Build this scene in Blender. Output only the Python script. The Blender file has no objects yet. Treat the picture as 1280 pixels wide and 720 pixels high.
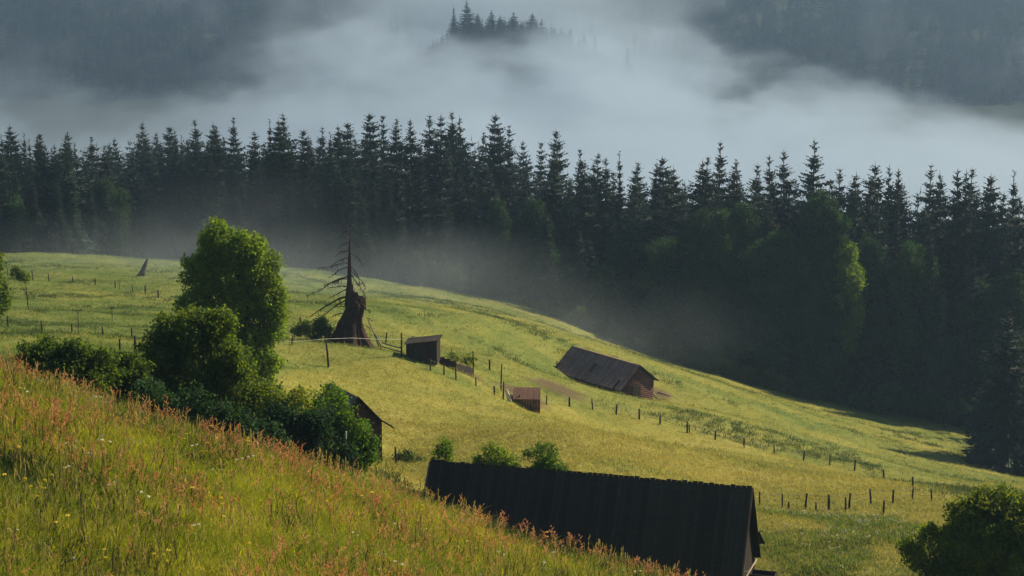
import bpy, bmesh, math, random
import numpy as np
from mathutils import Vector, Matrix
sc = bpy.context.scene
COL = sc.collection
random.seed(7); rng = np.random.default_rng(11)
R = math.radians
# ------------------------------------------------------------------ camera
FOC = 2388.0                      # focal length in photo pixels (1280 wide)
PITCH = math.atan(460 / FOC)
cd = bpy.data.cameras.new('camera'); cam = bpy.data.objects.new('camera', cd); COL.objects.link(cam)
cd.sensor_width = 36; cd.lens = FOC / 1280 * 36
cam.location = (0, 0, 0); cam.rotation_euler = (math.pi / 2 - PITCH, 0, 0)
cd.clip_start = 0.5; cd.clip_end = 9000
sc.camera = cam
# ------------------------------------------------------------------ light
SUN_AZ = R(60)       # to the right of the view direction (+Y), behind the scene
SUN_EL = R(37)
w = bpy.data.worlds.new('World'); sc.world = w; w.use_nodes = True
nt = w.node_tree; bg = nt.nodes['Background']
sky = nt.nodes.new('ShaderNodeTexSky'); sky.sky_type = 'NISHITA'; sky.sun_disc = False
sky.sun_elevation = SUN_EL; sky.sun_rotation = SUN_AZ; sky.air_density = 1.3; sky.dust_density = 0.2; sky.ozone_density = 3.8
nt.links.new(sky.outputs[0], bg.inputs[0]); bg.inputs[1].default_value = 0.056
sl = bpy.data.lights.new('sun', 'SUN'); sun = bpy.data.objects.new('sun', sl); COL.objects.link(sun)
sl.energy = 5.0; sl.angle = R(0.6); sl.color = (1.0, 0.83, 0.54)
SUNV = Vector((math.sin(SUN_AZ) * math.cos(SUN_EL), math.cos(SUN_AZ) * math.cos(SUN_EL), math.sin(SUN_EL)))
sun.rotation_euler = SUNV.to_track_quat('Z', 'Y').to_euler()
sun.location = SUNV * 50
sc.view_settings.view_transform = 'Standard'; sc.view_settings.look = 'None'
sc.view_settings.exposure = 0.8; sc.view_settings.gamma = 1
cy = sc.cycles
cy.max_bounces = 6; cy.diffuse_bounces = 2; cy.glossy_bounces = 2; cy.transmission_bounces = 4
cy.volume_bounces = 2; cy.transparent_max_bounces = 8; cy.use_denoising = True
cy.volume_max_steps = 256

# ------------------------------------------------------------------ pixels <-> places
CF = np.array([0, math.cos(PITCH), -math.sin(PITCH)]); CU = np.array([0, math.sin(PITCH), math.cos(PITCH)])
def ray(px, py):
    d = CF + np.array([1, 0, 0]) * (px - 640) / FOC - CU * (py - 360) / FOC
    return d / d[1]
def at(px, py, Y):
    return Vector(ray(px, py) * Y)
# ------------------------------------------------------------------ terrain height
ctrl = [ # photo pixel x, y, distance
 (980,715,94),(1200,700,96),(1280,690,98),(950,635,116),(1050,636,120),(1150,628,124),(1280,640,122),
 (800,600,113),(600,572,116),(900,600,124),(700,540,130),(850,560,136),(1000,583,172),(1100,600,168),(1200,600,185),
 (460,500,138),(412,458,150),(370,480,135),(496,582,125),(520,600,112),(470,602,98),
 (440,432,162),(530,447,157),(590,466,160),(640,505,158),(700,506,168),(780,500,203),(720,470,212),(860,480,222),
 (900,520,190),(1000,545,212),(1100,560,220),(600,400,215),(500,400,205),(400,370,238),(300,330,282),(200,322,295),
 (100,320,300),(0,320,300),(400,338,285),(500,358,280),(600,374,276),(700,400,270),(800,440,265),(900,470,262),
 (1000,505,260),(1100,530,256),(1200,565,240),(1280,585,235),
 (180,345,245),(100,350,240),(40,350,235),(50,380,200),(150,385,200),(100,402,178),(200,400,180),(60,415,155),(150,424,152),(20,420,140),
 (300,465,122),(250,490,105),(100,470,108),(0,460,98),
 (0,505,60),(200,560,70),(400,640,72),(550,690,78),(700,760,80),(900,830,82),(1200,830,80),(640,900,50),(200,620,45),(1200,1000,50),(0,570,45),
 (540,790,91),(740,800,88),(940,810,85),
 (100,335,345),(400,350,345),(700,385,345),(1000,440,330),(1280,470,320),(1100,430,345),
 (-600,300,300),(-500,380,200),(-400,430,110),(-500,520,60),(1900,560,250),(1800,640,150),(1800,700,95),(1700,1000,50),(1900,470,340),(-600,320,345),
]
CP = np.array([list(at(*c)) for c in ctrl])
def _tps(d2): return 0.5 * d2 * np.log(d2 + 1e-9)
SC = 100.0
_xy = CP[:, :2] / SC
_n = len(_xy); _K = _tps(((_xy[:, None] - _xy[None]) ** 2).sum(-1)) + np.eye(_n) * 2e-4
_Pm = np.c_[np.ones(_n), _xy]
_A = np.block([[_K, _Pm], [_Pm.T, np.zeros((3, 3))]])
_W = np.linalg.solve(_A, np.r_[CP[:, 2], 0, 0, 0])
def _hash_noise(x, y, s, seed):
    r = np.random.default_rng(seed); T = r.random((64, 64))
    X = x / s; Yy = y / s; i = np.floor(X).astype(int); j = np.floor(Yy).astype(int); fx = X - i; fy = Yy - j
    fx = fx * fx * (3 - 2 * fx); fy = fy * fy * (3 - 2 * fy)
    g = lambda a, b: T[a % 64, b % 64]
    return (g(i, j) * (1 - fx) + g(i + 1, j) * fx) * (1 - fy) + (g(i, j + 1) * (1 - fx) + g(i + 1, j + 1) * fx) * fy - 0.5
def sstep(a, b, x):
    t = np.clip((x - a) / (b - a), 0, 1); return t * t * (3 - 2 * t)
PB, PC, YC = -0.342, -0.138, 24.0
def crest_plane(X, Y): return -5.68 + PB * (X + 6.43) + PC * (Y - YC)
def H(X, Y):
    X = np.atleast_1d(np.asarray(X, float)); Y = np.atleast_1d(np.asarray(Y, float))
    shp = X.shape; x = X.ravel(); y = Y.ravel()
    xc = np.clip(x, -170, 220); yc = np.clip(y, 35, 350)
    v = np.zeros(len(x))
    for a in range(0, len(x), 20000):
        q = np.c_[xc[a:a+20000], yc[a:a+20000]] / SC
        v[a:a+20000] = _tps(((q[:, None] - _xy[None]) ** 2).sum(-1)) @ _W[:_n] + _W[_n] + q @ _W[_n+1:]
    v = np.minimum(v, -8)
    v += (_hash_noise(x, y, 23, 3) * 0.9 + _hash_noise(x * .6, y, 7, 4) * 0.75 + _hash_noise(x * .7, y, 2.6, 5) * 0.34) * sstep(60, 100, y)
    v += np.where(x < -170, (-170 - x) * 0.12, 0)
    # far side: the valley drops away behind the forest and the opposite mountain rises
    far = -70 - 100 * sstep(350, 700, y) + 75 * sstep(950, 1900, y) + 150 * sstep(1400, 2300, y)
    spur = np.interp(x, [-150, -80, -48, -27, 0, 33, 54, 90, 140], [0, 28, 49, 57, 56, 50, 40, 16, 0]) * np.exp(-((y - 1300) / 90) ** 2)
    far = far + spur + _hash_noise(x, y, 210, 8) * 40 * sstep(1350, 1700, y) + _hash_noise(x, y, 60, 9) * 12 * sstep(500, 1000, y)
    t = sstep(350, 520, y); v = v * (1 - t) + far * t
    # near slope we look across
    d = y - (YC + 0.9 * _hash_noise(x, y, 4.0, 12))
    sp = np.where(d > 20, d, np.log1p(np.exp(np.clip(d / 0.9, -30, 30))) * 0.9)
    F = crest_plane(np.clip(x, -40, 30), np.clip(y, -30, 60)) - 0.45 * sp + _hash_noise(x, y, 3, 6) * 0.18 + _hash_noise(x, y, 1.1, 7) * 0.08
    k = 1.2; m = np.maximum(F, v); o = m + k * np.log(np.exp((F - m) / k) + np.exp((v - m) / k))
    o = np.where(y > 110, v, o)
    return o.reshape(shp)
def h1(x, y): return float(H(x, y)[0])
def ghit(px, py, y0=60, y1=520):
    d = ray(px, py); Ys = np.linspace(y0, y1, 1800); z = d[2] * Ys; g = H(d[0] * Ys, Ys)
    k = np.nonzero(z <= g)[0]
    Y = Ys[k[0]] if len(k) else 260.0
    return Vector((d[0] * Y, Y, h1(d[0] * Y, Y)))

# ------------------------------------------------------------------ objects
def tag(o, label=None, cat=None, group=None, kind=None):
    if label: o['label'] = label
    if cat: o['category'] = cat
    if group: o['group'] = group
    if kind: o['kind'] = kind
    return o
def empty(name, loc, rz=0, label=None, cat=None, group=None):
    o = bpy.data.objects.new(name, None); COL.objects.link(o); o.location = loc; o.rotation_euler = (0, 0, rz)
    o.empty_display_size = 0.3
    return tag(o, label, cat, group)
class MB:
    def __init__(s): s.v = []; s.f = []; s.m = []; s.cur = 0
    def face(s, pts):
        n = len(s.v); s.v += [tuple(p) for p in pts]; s.f.append(tuple(range(n, n + len(pts)))); s.m.append(s.cur)
    def box(s, c, d, M=None):
        c = Vector(c); hx, hy, hz = [q / 2 for q in d]; n = len(s.v)
        for sx in (-1, 1):
            for sy in (-1, 1):
                for sz in (-1, 1):
                    p = Vector((sx * hx, sy * hy, sz * hz))
                    if M is not None: p = M @ p
                    s.v.append(tuple(c + p))
        for q in ((0,1,3,2),(4,6,7,5),(0,4,5,1),(2,3,7,6),(0,2,6,4),(1,5,7,3)):
            s.f.append(tuple(n + i for i in q)); s.m.append(s.cur)
    def bar(s, a, b, wd, th, up=(0, 0, 1)):
        a = Vector(a); b = Vector(b); x = (b - a); L = x.length; x.normalize(); up = Vector(up)
        y = up.cross(x); y = y.normalized() if y.length > 1e-4 else Vector((0, 1, 0)); z = x.cross(y)
        M = Matrix((x, y, z)).transposed()
        s.box((a + b) / 2, (L, wd, th), M)
    def tube(s, pts, rad, n=6, caps=True):
        pts = [Vector(p) for p in pts]; base = len(s.v)
        for i, p in enumerate(pts):
            t = (pts[min(i + 1, len(pts) - 1)] - pts[max(i - 1, 0)]).normalized()
            a = t.cross(Vector((0.13, 0.99, 0.05))); a = a.normalized() if a.length > 1e-3 else Vector((1, 0, 0)); b = t.cross(a)
            r = rad[i] if hasattr(rad, '__len__') else rad
            for k in range(n):
                q = 2 * math.pi * k / n; s.v.append(tuple(p + a * (r * math.cos(q)) + b * (r * math.sin(q))))
        for i in range(len(pts) - 1):
            for k in range(n):
                s.f.append((base + i*n + k, base + i*n + (k+1) % n, base + (i+1)*n + (k+1) % n, base + (i+1)*n + k)); s.m.append(s.cur)
        if caps:
            s.f.append(tuple(base + k for k in range(n))[::-1]); s.m.append(s.cur)
            s.f.append(tuple(base + (len(pts)-1)*n + k for k in range(n))); s.m.append(s.cur)
    def mesh(s, name, mats, smooth=False):
        me = bpy.data.meshes.new(name); me.from_pydata(s.v, [], s.f)
        for m in (mats if isinstance(mats, (list, tuple)) else [mats]): me.materials.append(m)
        if any(s.m): me.polygons.foreach_set('material_index', s.m)
        if smooth: me.polygons.foreach_set('use_smooth', [True] * len(s.f))
        me.update(); return me
    def build(s, name, mats, parent=None, smooth=False):
        return link(name, s.mesh(name, mats, smooth), parent)
def link(name, me, parent=None):
    o = bpy.data.objects.new(name, me); COL.objects.link(o)
    if parent is not None: o.parent = parent
    return o
def copy_tree(o, parent=None):
    c = o.copy(); COL.objects.link(c)
    if parent is not None: c.parent = parent
    for ch in [k for k in o.children]: copy_tree(ch, c)
    return c

# ------------------------------------------------------------------ materials
def mat(name, rough=0.9, spec=0.2):
    m = bpy.data.materials.new(name); m.use_nodes = True; b = m.node_tree.nodes['Principled BSDF']
    b.inputs['Roughness'].default_value = rough; b.inputs['Specular IOR Level'].default_value = spec
    return m, m.node_tree, b
def N(t, typ, **kw):
    n = t.nodes.new(typ)
    for k, v in kw.items(): setattr(n, k, v)
    return n
def ramp(t, fac, stops):
    r = N(t, 'ShaderNodeValToRGB'); t.links.new(fac, r.inputs[0]); e = r.color_ramp.elements
    while len(e) < len(stops): e.new(0.5)
    for i, (p, c) in enumerate(stops): e[i].position = p; e[i].color = (*c, 1)
    return r.outputs[0]
def noise(t, scale, detail=4, vec=None, rough=0.6):
    n = N(t, 'ShaderNodeTexNoise'); n.inputs['Scale'].default_value = scale; n.inputs['Detail'].default_value = detail
    n.inputs['Roughness'].default_value = rough
    if vec is not None: t.links.new(vec, n.inputs['Vector'])
    return n.outputs[0]
def mixc(t, fac, a, b, blend='MIX'):
    m = N(t, 'ShaderNodeMix', data_type='RGBA', blend_type=blend)
    for i, q in ((0, fac), (6, a), (7, b)):
        if isinstance(q, (int, float)): m.inputs[i].default_value = q
        elif isinstance(q, tuple): m.inputs[i].default_value = (*q, 1)
        else: t.links.new(q, m.inputs[i])
    return m.outputs[2]
def math_(t, op, a, b=0.0, c=None):
    m = N(t, 'ShaderNodeMath', operation=op)
    for i, q in enumerate((a, b) if c is None else (a, b, c)):
        if isinstance(q, (int, float)): m.inputs[i].default_value = q
        else: t.links.new(q, m.inputs[i])
    return m.outputs[0]
def bump(t, b, h, strength=0.5, dist=0.02):
    n = N(t, 'ShaderNodeBump'); n.inputs['Strength'].default_value = strength; n.inputs['Distance'].default_value = dist
    t.links.new(h, n.inputs['Height']); t.links.new(n.outputs[0], b.inputs['Normal'])
def leaf_mat(name, stops, trans=0.45, tint=(1.5, 1.5, 0.6), pscale=0.3, patch=0.25, rough=0.75):
    """two-sided foliage: colour varies per instance and in patches, light passes through"""
    m, t, b = mat(name, rough, 0.15); geo = N(t, 'ShaderNodeNewGeometry'); oi = N(t, 'ShaderNodeObjectInfo')
    pn = noise(t, pscale, 3, geo.outputs['Position'])
    f = math_(t, 'ADD', math_(t, 'MULTIPLY', oi.outputs['Random'], 0.45), math_(t, 'MULTIPLY', math_(t, 'SUBTRACT', pn, 0.5), patch * 6))
    f = math_(t, 'ADD', f, math_(t, 'MULTIPLY', geo.outputs['Random Per Island'], 0.4))
    c = ramp(t, f, stops); t.links.new(c, b.inputs['Base Color'])
    tr = N(t, 'ShaderNodeBsdfTranslucent'); t.links.new(mixc(t, 1.0, c, tint, 'MULTIPLY'), tr.inputs[0])
    ms = N(t, 'ShaderNodeMixShader'); ms.inputs[0].default_value = trans
    t.links.new(b.outputs[0], ms.inputs[1]); t.links.new(tr.outputs[0], ms.inputs[2])
    t.links.new(ms.outputs[0], t.nodes['Material Output'].inputs[0])
    return m
def wood_mat(name, a, b_, c_, scale=1.0, axis=(1, 1, 12)):
    m, t, b = mat(name, 0.9, 0.08); tc = N(t, 'ShaderNodeTexCoord'); oi = N(t, 'ShaderNodeObjectInfo')
    mp = N(t, 'ShaderNodeMapping'); mp.inputs['Scale'].default_value = axis; t.links.new(tc.outputs['Object'], mp.inputs[0]); va = N(t, 'ShaderNodeVectorMath', operation='ADD'); t.links.new(mp.outputs[0], va.inputs[0]); t.links.new(math_(t, 'MULTIPLY', oi.outputs['Random'], 60.0), va.inputs[1])
    n1 = noise(t, 1.6 * scale, 6, va.outputs[0], 0.7); n2 = noise(t, 0.35 * scale, 3, tc.outputs['Object'])
    geo = N(t, 'ShaderNodeNewGeometry')
    f = math_(t, 'ADD', math_(t, 'MULTIPLY', n1, 0.5), math_(t, 'MULTIPLY', n2, 0.3))
    f = math_(t, 'ADD', f, math_(t, 'MULTIPLY', math_(t, 'ADD', oi.outputs['Random'], geo.outputs['Random Per Island']), 0.12))
    t.links.new(ramp(t, f, [(0.3, a), (0.5, b_), (0.72, c_)]), b.inputs['Base Color']); bump(t, b, n1, 0.6, 0.02)
    return m
M = {}
M['spruce'] = leaf_mat('spruce_needles', [(0.1, (0.008, 0.014, 0.013)), (0.45, (0.012, 0.024, 0.020)), (0.75, (0.020, 0.043, 0.029)), (1.0, (0.032, 0.066, 0.036))], 0.18, (1.2, 1.3, 0.7), 0.05, 0.1)
M['birch'] = leaf_mat('broadleaf_forest_leaves', [(0.1, (0.014, 0.036, 0.016)), (0.5, (0.026, 0.062, 0.02)), (0.9, (0.05, 0.10, 0.028))], 0.35, (1.3, 1.5, 0.6), 0.3, 0.15)
M['birch2'] = leaf_mat('forest_and_shaded_hedge_leaves', [(0.1, (0.013, 0.032, 0.016)), (0.5, (0.023, 0.055, 0.02)), (0.9, (0.042, 0.085, 0.026))], 0.35, (1.3, 1.5, 0.6), 0.3, 0.15)
M['leaf'] = leaf_mat('broadleaf_leaves', [(0.1, (0.045, 0.095, 0.016)), (0.5, (0.09, 0.16, 0.024)), (0.9, (0.17, 0.21, 0.03))], 0.55, (1.8, 1.8, 0.4), 0.5, 0.1)
M['leafdark'] = leaf_mat('shrub_leaves', [(0.1, (0.035, 0.07, 0.014)), (0.5, (0.07, 0.125, 0.022)), (0.9, (0.17, 0.19, 0.028))], 0.52, (2.1, 1.8, 0.4), 0.5, 0.1)
M['shrubleaf'] = leaf_mat('olive_shrub_leaves', [(0.1, (0.03, 0.055, 0.016)), (0.5, (0.06, 0.09, 0.026)), (0.9, (0.10, 0.13, 0.04))], 0.45, (1.5, 1.5, 0.5), 0.3, 0.12)
M['grass'] = leaf_mat('tall_grass', [(0.0, (0.035, 0.08, 0.012)), (0.3, (0.15, 0.21, 0.018)), (0.55, (0.31, 0.33, 0.03)), (0.95, (0.50, 0.42, 0.09))], 0.52, (1.7, 1.6, 0.5), 0.6, 0.14)
M['hay'] = leaf_mat('meadow_grass_golden', [(0.1, (0.17, 0.19, 0.045)), (0.5, (0.32, 0.30, 0.085)), (0.95, (0.45, 0.39, 0.15))], 0.5, (1.35, 1.2, 0.7), 0.05, 0.16)
M['green'] = leaf_mat('meadow_grass_green', [(0.1, (0.05, 0.095, 0.02)), (0.5, (0.12, 0.165, 0.04)), (0.95, (0.23, 0.24, 0.075))], 0.5, (1.4, 1.4, 0.7), 0.06, 0.16)
M['weed'] = leaf_mat('weeds', [(0.1, (0.03, 0.055, 0.016)), (0.5, (0.058, 0.09, 0.024)), (0.95, (0.10, 0.13, 0.036))], 0.4, (1.4, 1.4, 0.5), 0.3, 0.1)
M['sorrel'] = leaf_mat('sorrel_seed_heads', [(0.1, (0.36, 0.14, 0.08)), (0.5, (0.58, 0.29, 0.15)), (0.95, (0.64, 0.44, 0.21))], 0.35, (1.2, 1.0, 0.8), 1.2, 0.1)
M['drystalk'] = leaf_mat('dry_stalks', [(0.1, (0.035, 0.03, 0.02)), (0.5, (0.09, 0.07, 0.04)), (0.95, (0.17, 0.12, 0.07))], 0.2, (1, 1, 1), 1, 0.1)
M['weed2'] = leaf_mat('broad_weed_leaves', [(0.1, (0.02, 0.045, 0.016)), (0.5, (0.04, 0.08, 0.022)), (0.95, (0.08, 0.13, 0.03))], 0.35, (1.4, 1.4, 0.5), 1, 0.1)
M['stem'] = leaf_mat('sorrel_stems', [(0.1, (0.06, 0.06, 0.02)), (0.5, (0.14, 0.07, 0.03)), (0.95, (0.16, 0.12, 0.05))], 0.2, (1, 1, 1), 1, 0.1)
M['straw'] = leaf_mat('grass_seed_heads', [(0.1, (0.18, 0.18, 0.05)), (0.5, (0.28, 0.26, 0.09)), (0.95, (0.38, 0.32, 0.14))], 0.45, (1.3, 1.1, 0.8), 1, 0.1)
M['petal'] = leaf_mat('white_petals', [(0.1, (0.5, 0.5, 0.42)), (0.9, (0.72, 0.70, 0.62))], 0.4, (1, 1, 1), 1, 0.1)
M['yellow'] = leaf_mat('yellow_petals', [(0.1, (0.6, 0.42, 0.04)), (0.9, (0.7, 0.55, 0.08))], 0.3, (1, 1, 1), 1, 0.1)
M['darkwood'] = wood_mat('dark_weathered_boards', (0.017, 0.014, 0.012), (0.030, 0.025, 0.022), (0.060, 0.05, 0.043))
M['greywood'] = wood_mat('grey_weathered_boards', (0.06, 0.055, 0.05), (0.11, 0.10, 0.09), (0.19, 0.17, 0.155))
M['rustwood'] = wood_mat('brown_reddish_boards', (0.045, 0.022, 0.02), (0.08, 0.042, 0.036), (0.13, 0.075, 0.062))
M['barnroof'] = wood_mat('grey_brown_shingle_roof', (0.09, 0.05, 0.038), (0.17, 0.105, 0.082), (0.30, 0.21, 0.17), 0.7, (2, 8, 2))
M['bark'] = wood_mat('bark', (0.02, 0.015, 0.013), (0.04, 0.03, 0.026), (0.075, 0.058, 0.05), 1.5, (3, 3, 0.6))
M['deadbark'] = wood_mat('dead_spruce_bark', (0.016, 0.009, 0.008), (0.034, 0.018, 0.016), (0.065, 0.038, 0.03), 1.2, (3, 3, 0.5))
M['post'] = wood_mat('fence_post_wood', (0.022, 0.017, 0.014), (0.042, 0.032, 0.027), (0.08, 0.062, 0.05), 3, (2, 2, 0.5))
M['pole'] = wood_mat('pale_stripped_pole', (0.16, 0.13, 0.11), (0.25, 0.21, 0.18), (0.36, 0.32, 0.28), 3, (2, 2, 0.5))
M['stone'] = wood_mat('pale_field_stone', (0.16, 0.13, 0.10), (0.26, 0.22, 0.18), (0.42, 0.38, 0.33), 3, (1, 1, 1))
M['soil'] = wood_mat('red_brown_soil', (0.06, 0.035, 0.028), (0.10, 0.06, 0.048), (0.16, 0.10, 0.08), 3, (1, 1, 1))
M['wire'] = mat('fence_wire', 0.5)[0]; M['wire'].node_tree.nodes['Principled BSDF'].inputs['Base Color'].default_value = (0.16, 0.15, 0.14, 1)
M['tape'] = mat('white_fence_tape', 0.6)[0]; M['tape'].node_tree.nodes['Principled BSDF'].inputs['Base Color'].default_value = (0.7, 0.69, 0.66, 1)
m, t, b = mat('white_cloth', 0.8); geo = N(t, 'ShaderNodeNewGeometry')
t.links.new(ramp(t, noise(t, 3, 4, geo.outputs['Position']), [(0.3, (0.45, 0.43, 0.42)), (0.7, (0.75, 0.74, 0.74))]), b.inputs['Base Color']); M['cloth'] = m

# ground: colour comes from a per-vertex land-cover mask (meadow kind with painted shading bands, bare soil, forest floor)
m, t, b = mat('ground_cover', 0.95, 0.1); M['ground'] = m
geo = N(t, 'ShaderNodeNewGeometry'); P = geo.outputs['Position']; at_ = N(t, 'ShaderNodeAttribute', attribute_name='cover')
sep = N(t, 'ShaderNodeSeparateColor'); t.links.new(at_.outputs['Color'], sep.inputs[0])
n_f = noise(t, 2.2, 6, P, 0.7); n_m = noise(t, 0.16, 5, P); n_l = noise(t, 0.03, 3, P)
mix_n = math_(t, 'ADD', math_(t, 'MULTIPLY', n_f, 0.45), math_(t, 'MULTIPLY', n_m, 0.55))
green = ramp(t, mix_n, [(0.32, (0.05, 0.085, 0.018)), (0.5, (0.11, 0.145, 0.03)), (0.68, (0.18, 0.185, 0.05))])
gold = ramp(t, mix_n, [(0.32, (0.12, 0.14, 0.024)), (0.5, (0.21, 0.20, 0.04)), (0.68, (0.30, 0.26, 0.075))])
soil = ramp(t, n_f, [(0.3, (0.045, 0.026, 0.02)), (0.6, (0.10, 0.06, 0.046))])
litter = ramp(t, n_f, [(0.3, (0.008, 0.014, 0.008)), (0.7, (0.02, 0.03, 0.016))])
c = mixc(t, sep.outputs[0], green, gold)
c = mixc(t, math_(t, 'MULTIPLY', sep.outputs[1], math_(t, 'MULTIPLY', n_f, 1.6)), c, soil)
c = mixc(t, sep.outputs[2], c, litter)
t.links.new(c, b.inputs['Base Color']); bump(t, b, math_(t, 'ADD', n_f, n_m), 1.0, 0.25)

# ------------------------------------------------------------------ land cover
LOW_FENCE = [(200,480),(411,459),(502,446),(538,463),(570,476),(595,483),(629,500),(683,505),(741,512),(799,524),(859,541),(930,560),(1004,576),(1068,589),(1141,609),(1300,640)]
_lf = np.array(LOW_FENCE, float)
EDGE = [(-400,318),(0,318),(100,319),(200,322),(300,330),(400,338),(500,356),(600,372),(700,398),(800,436),(900,468),(1000,496),(1100,516),(1195,538),(1240,545),(1400,535),(1700,520)]
_ed = np.array(EDGE, float)
def to_px(x, y, z):
    p = np.stack([x, y, z], -1); dz = p @ CF; return 640 + FOC * x / dz, 360 - FOC * (p @ CU) / dz
EDGE_W = np.array([[*ghit(a, b_, 120)] for a, b_ in EDGE])   # forest edge in world places
_o = np.argsort(EDGE_W[:, 0] / EDGE_W[:, 1]); EDGE_U = (EDGE_W[:, 0] / EDGE_W[:, 1])[_o]; EDGE_Y = EDGE_W[:, 1][_o]
def edge_y(x, y): return np.interp(x / np.maximum(y, 1), EDGE_U, EDGE_Y)
FEN_W = np.array([[*ghit(a, b_, 95)] for a, b_ in LOW_FENCE])
FEN_U = FEN_W[:, 0] / FEN_W[:, 1]; FEN_Y = FEN_W[:, 1]
def fence_y(x, y): return np.interp(x / np.maximum(y, 1), FEN_U, FEN_Y)
SOILS = [(ghit(697, 486, 100), 3.2, 5.5), (ghit(655, 495, 100), 2.6, 3.0), (ghit(825, 493, 100), 1.6, 3.5), (ghit(590, 470, 100), 1.2, 1.8)]
def cover(x, y):
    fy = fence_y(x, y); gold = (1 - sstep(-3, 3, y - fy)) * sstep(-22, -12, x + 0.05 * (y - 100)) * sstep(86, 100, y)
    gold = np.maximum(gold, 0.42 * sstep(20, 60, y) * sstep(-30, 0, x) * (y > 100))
    gold = np.clip(gold + _hash_noise(x * .5, y, 9, 21) * 0.7 + _hash_noise(x, y, 3.5, 22) * 0.5, 0, 1) * (y < 330)  # stretched noise adds dark green contour bands, painting stronger shading on the undulations
    soil = np.zeros_like(x)
    for p, rx, ry in SOILS: soil = np.maximum(soil, np.clip(1.25 - ((x - p.x) / rx) ** 2 - ((y - p.y) / ry) ** 2 + _hash_noise(x, y, 1.8, 31) * 0.9, 0, 1))
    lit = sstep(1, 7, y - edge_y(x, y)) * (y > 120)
    return gold, soil, lit
# ------------------------------------------------------------------ ground sheet (polar grid about the viewpoint)
ang = np.r_[np.linspace(-180, -60, 25)[:-1], np.linspace(-60, -19, 42)[:-1], np.linspace(-19, 19, 300), np.linspace(19, 60, 42)[1:], np.linspace(60, 180, 25)[1:]]
rad = np.r_[0.6, 2, 5, 8, np.linspace(10, 32, 110), np.linspace(32, 90, 60)[1:], np.linspace(90, 345, 300)[1:], np.geomspace(345, 2700, 90)[1:]]
Ag, Rg = np.meshgrid(np.radians(ang), rad); GX = np.sin(Ag) * Rg; GY = np.cos(Ag) * Rg
GZ = H(GX, GY)
back = sstep(0, 60, -GY); GZ = GZ + back * 8 + sstep(60, 1200, -GY) * 40
na, nr = len(ang), len(rad)
vv = np.stack([GX.ravel(), GY.ravel(), GZ.ravel()], -1)
ii, jj = np.meshgrid(np.arange(nr - 1), np.arange(na - 1), indexing='ij'); q = ii * na + jj
ff = np.stack([q, q + 1, q + na + 1, q + na], -1).reshape(-1, 4)[:, ::-1]
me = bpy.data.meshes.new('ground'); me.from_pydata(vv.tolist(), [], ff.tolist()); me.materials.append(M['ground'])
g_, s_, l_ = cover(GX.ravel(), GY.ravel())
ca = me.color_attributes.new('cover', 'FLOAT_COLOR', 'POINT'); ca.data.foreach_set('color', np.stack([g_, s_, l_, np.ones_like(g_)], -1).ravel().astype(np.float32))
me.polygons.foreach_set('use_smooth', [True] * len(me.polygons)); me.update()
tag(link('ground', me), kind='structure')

# ------------------------------------------------------------------ scatter (for what nobody could count)
def scatter(name, pts, rot, scl, idx, protos, label=None):
    me = bpy.data.meshes.new(name); me.from_pydata([tuple(p) for p in pts], [], [])
    for nm, typ, arr in (('rot', 'FLOAT_VECTOR', rot), ('scl', 'FLOAT', scl), ('idx', 'INT', idx)):
        a = me.attributes.new(nm, typ, 'POINT'); a.data.foreach_set('vector' if typ == 'FLOAT_VECTOR' else 'value', np.asarray(arr).ravel())
    for pm in protos:
        for mm in pm.materials: me.materials.append(mm)
    o = link(name, me); tag(o, kind='stuff', label=label)
    pc = bpy.data.collections.new(name + '_source')
    for k, pm in enumerate(protos):
        po = bpy.data.objects.new('%s_%02d' % (name, k), pm); pc.objects.link(po)
    g = bpy.data.node_groups.new(name, 'GeometryNodeTree')
    g.interface.new_socket('Geometry', in_out='INPUT', socket_type='NodeSocketGeometry'); g.interface.new_socket('Geometry', in_out='OUTPUT', socket_type='NodeSocketGeometry')
    gi = g.nodes.new('NodeGroupInput'); go = g.nodes.new('NodeGroupOutput'); ip = g.nodes.new('GeometryNodeInstanceOnPoints')
    ci = g.nodes.new('GeometryNodeCollectionInfo'); ci.inputs[0].default_value = pc; ci.inputs['Separate Children'].default_value = True; ci.inputs['Reset Children'].default_value = True
    def attr(nm, typ):
        n = g.nodes.new('GeometryNodeInputNamedAttribute'); n.data_type = typ; n.inputs[0].default_value = nm; return n.outputs[0]
    L = g.links.new
    L(gi.outputs[0], ip.inputs['Points']); L(ci.outputs[0], ip.inputs['Instance']); ip.inputs['Pick Instance'].default_value = True
    L(attr('idx', 'INT'), ip.inputs['Instance Index']); L(attr('scl', 'FLOAT'), ip.inputs['Scale'])
    e2r = g.nodes.new('FunctionNodeEulerToRotation'); L(attr('rot', 'FLOAT_VECTOR'), e2r.inputs[0]); L(e2r.outputs[0], ip.inputs['Rotation'])
    L(ip.outputs[0], go.inputs[0]); md = o.modifiers.new('scatter', 'NODES'); md.node_group = g
    return o

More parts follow.
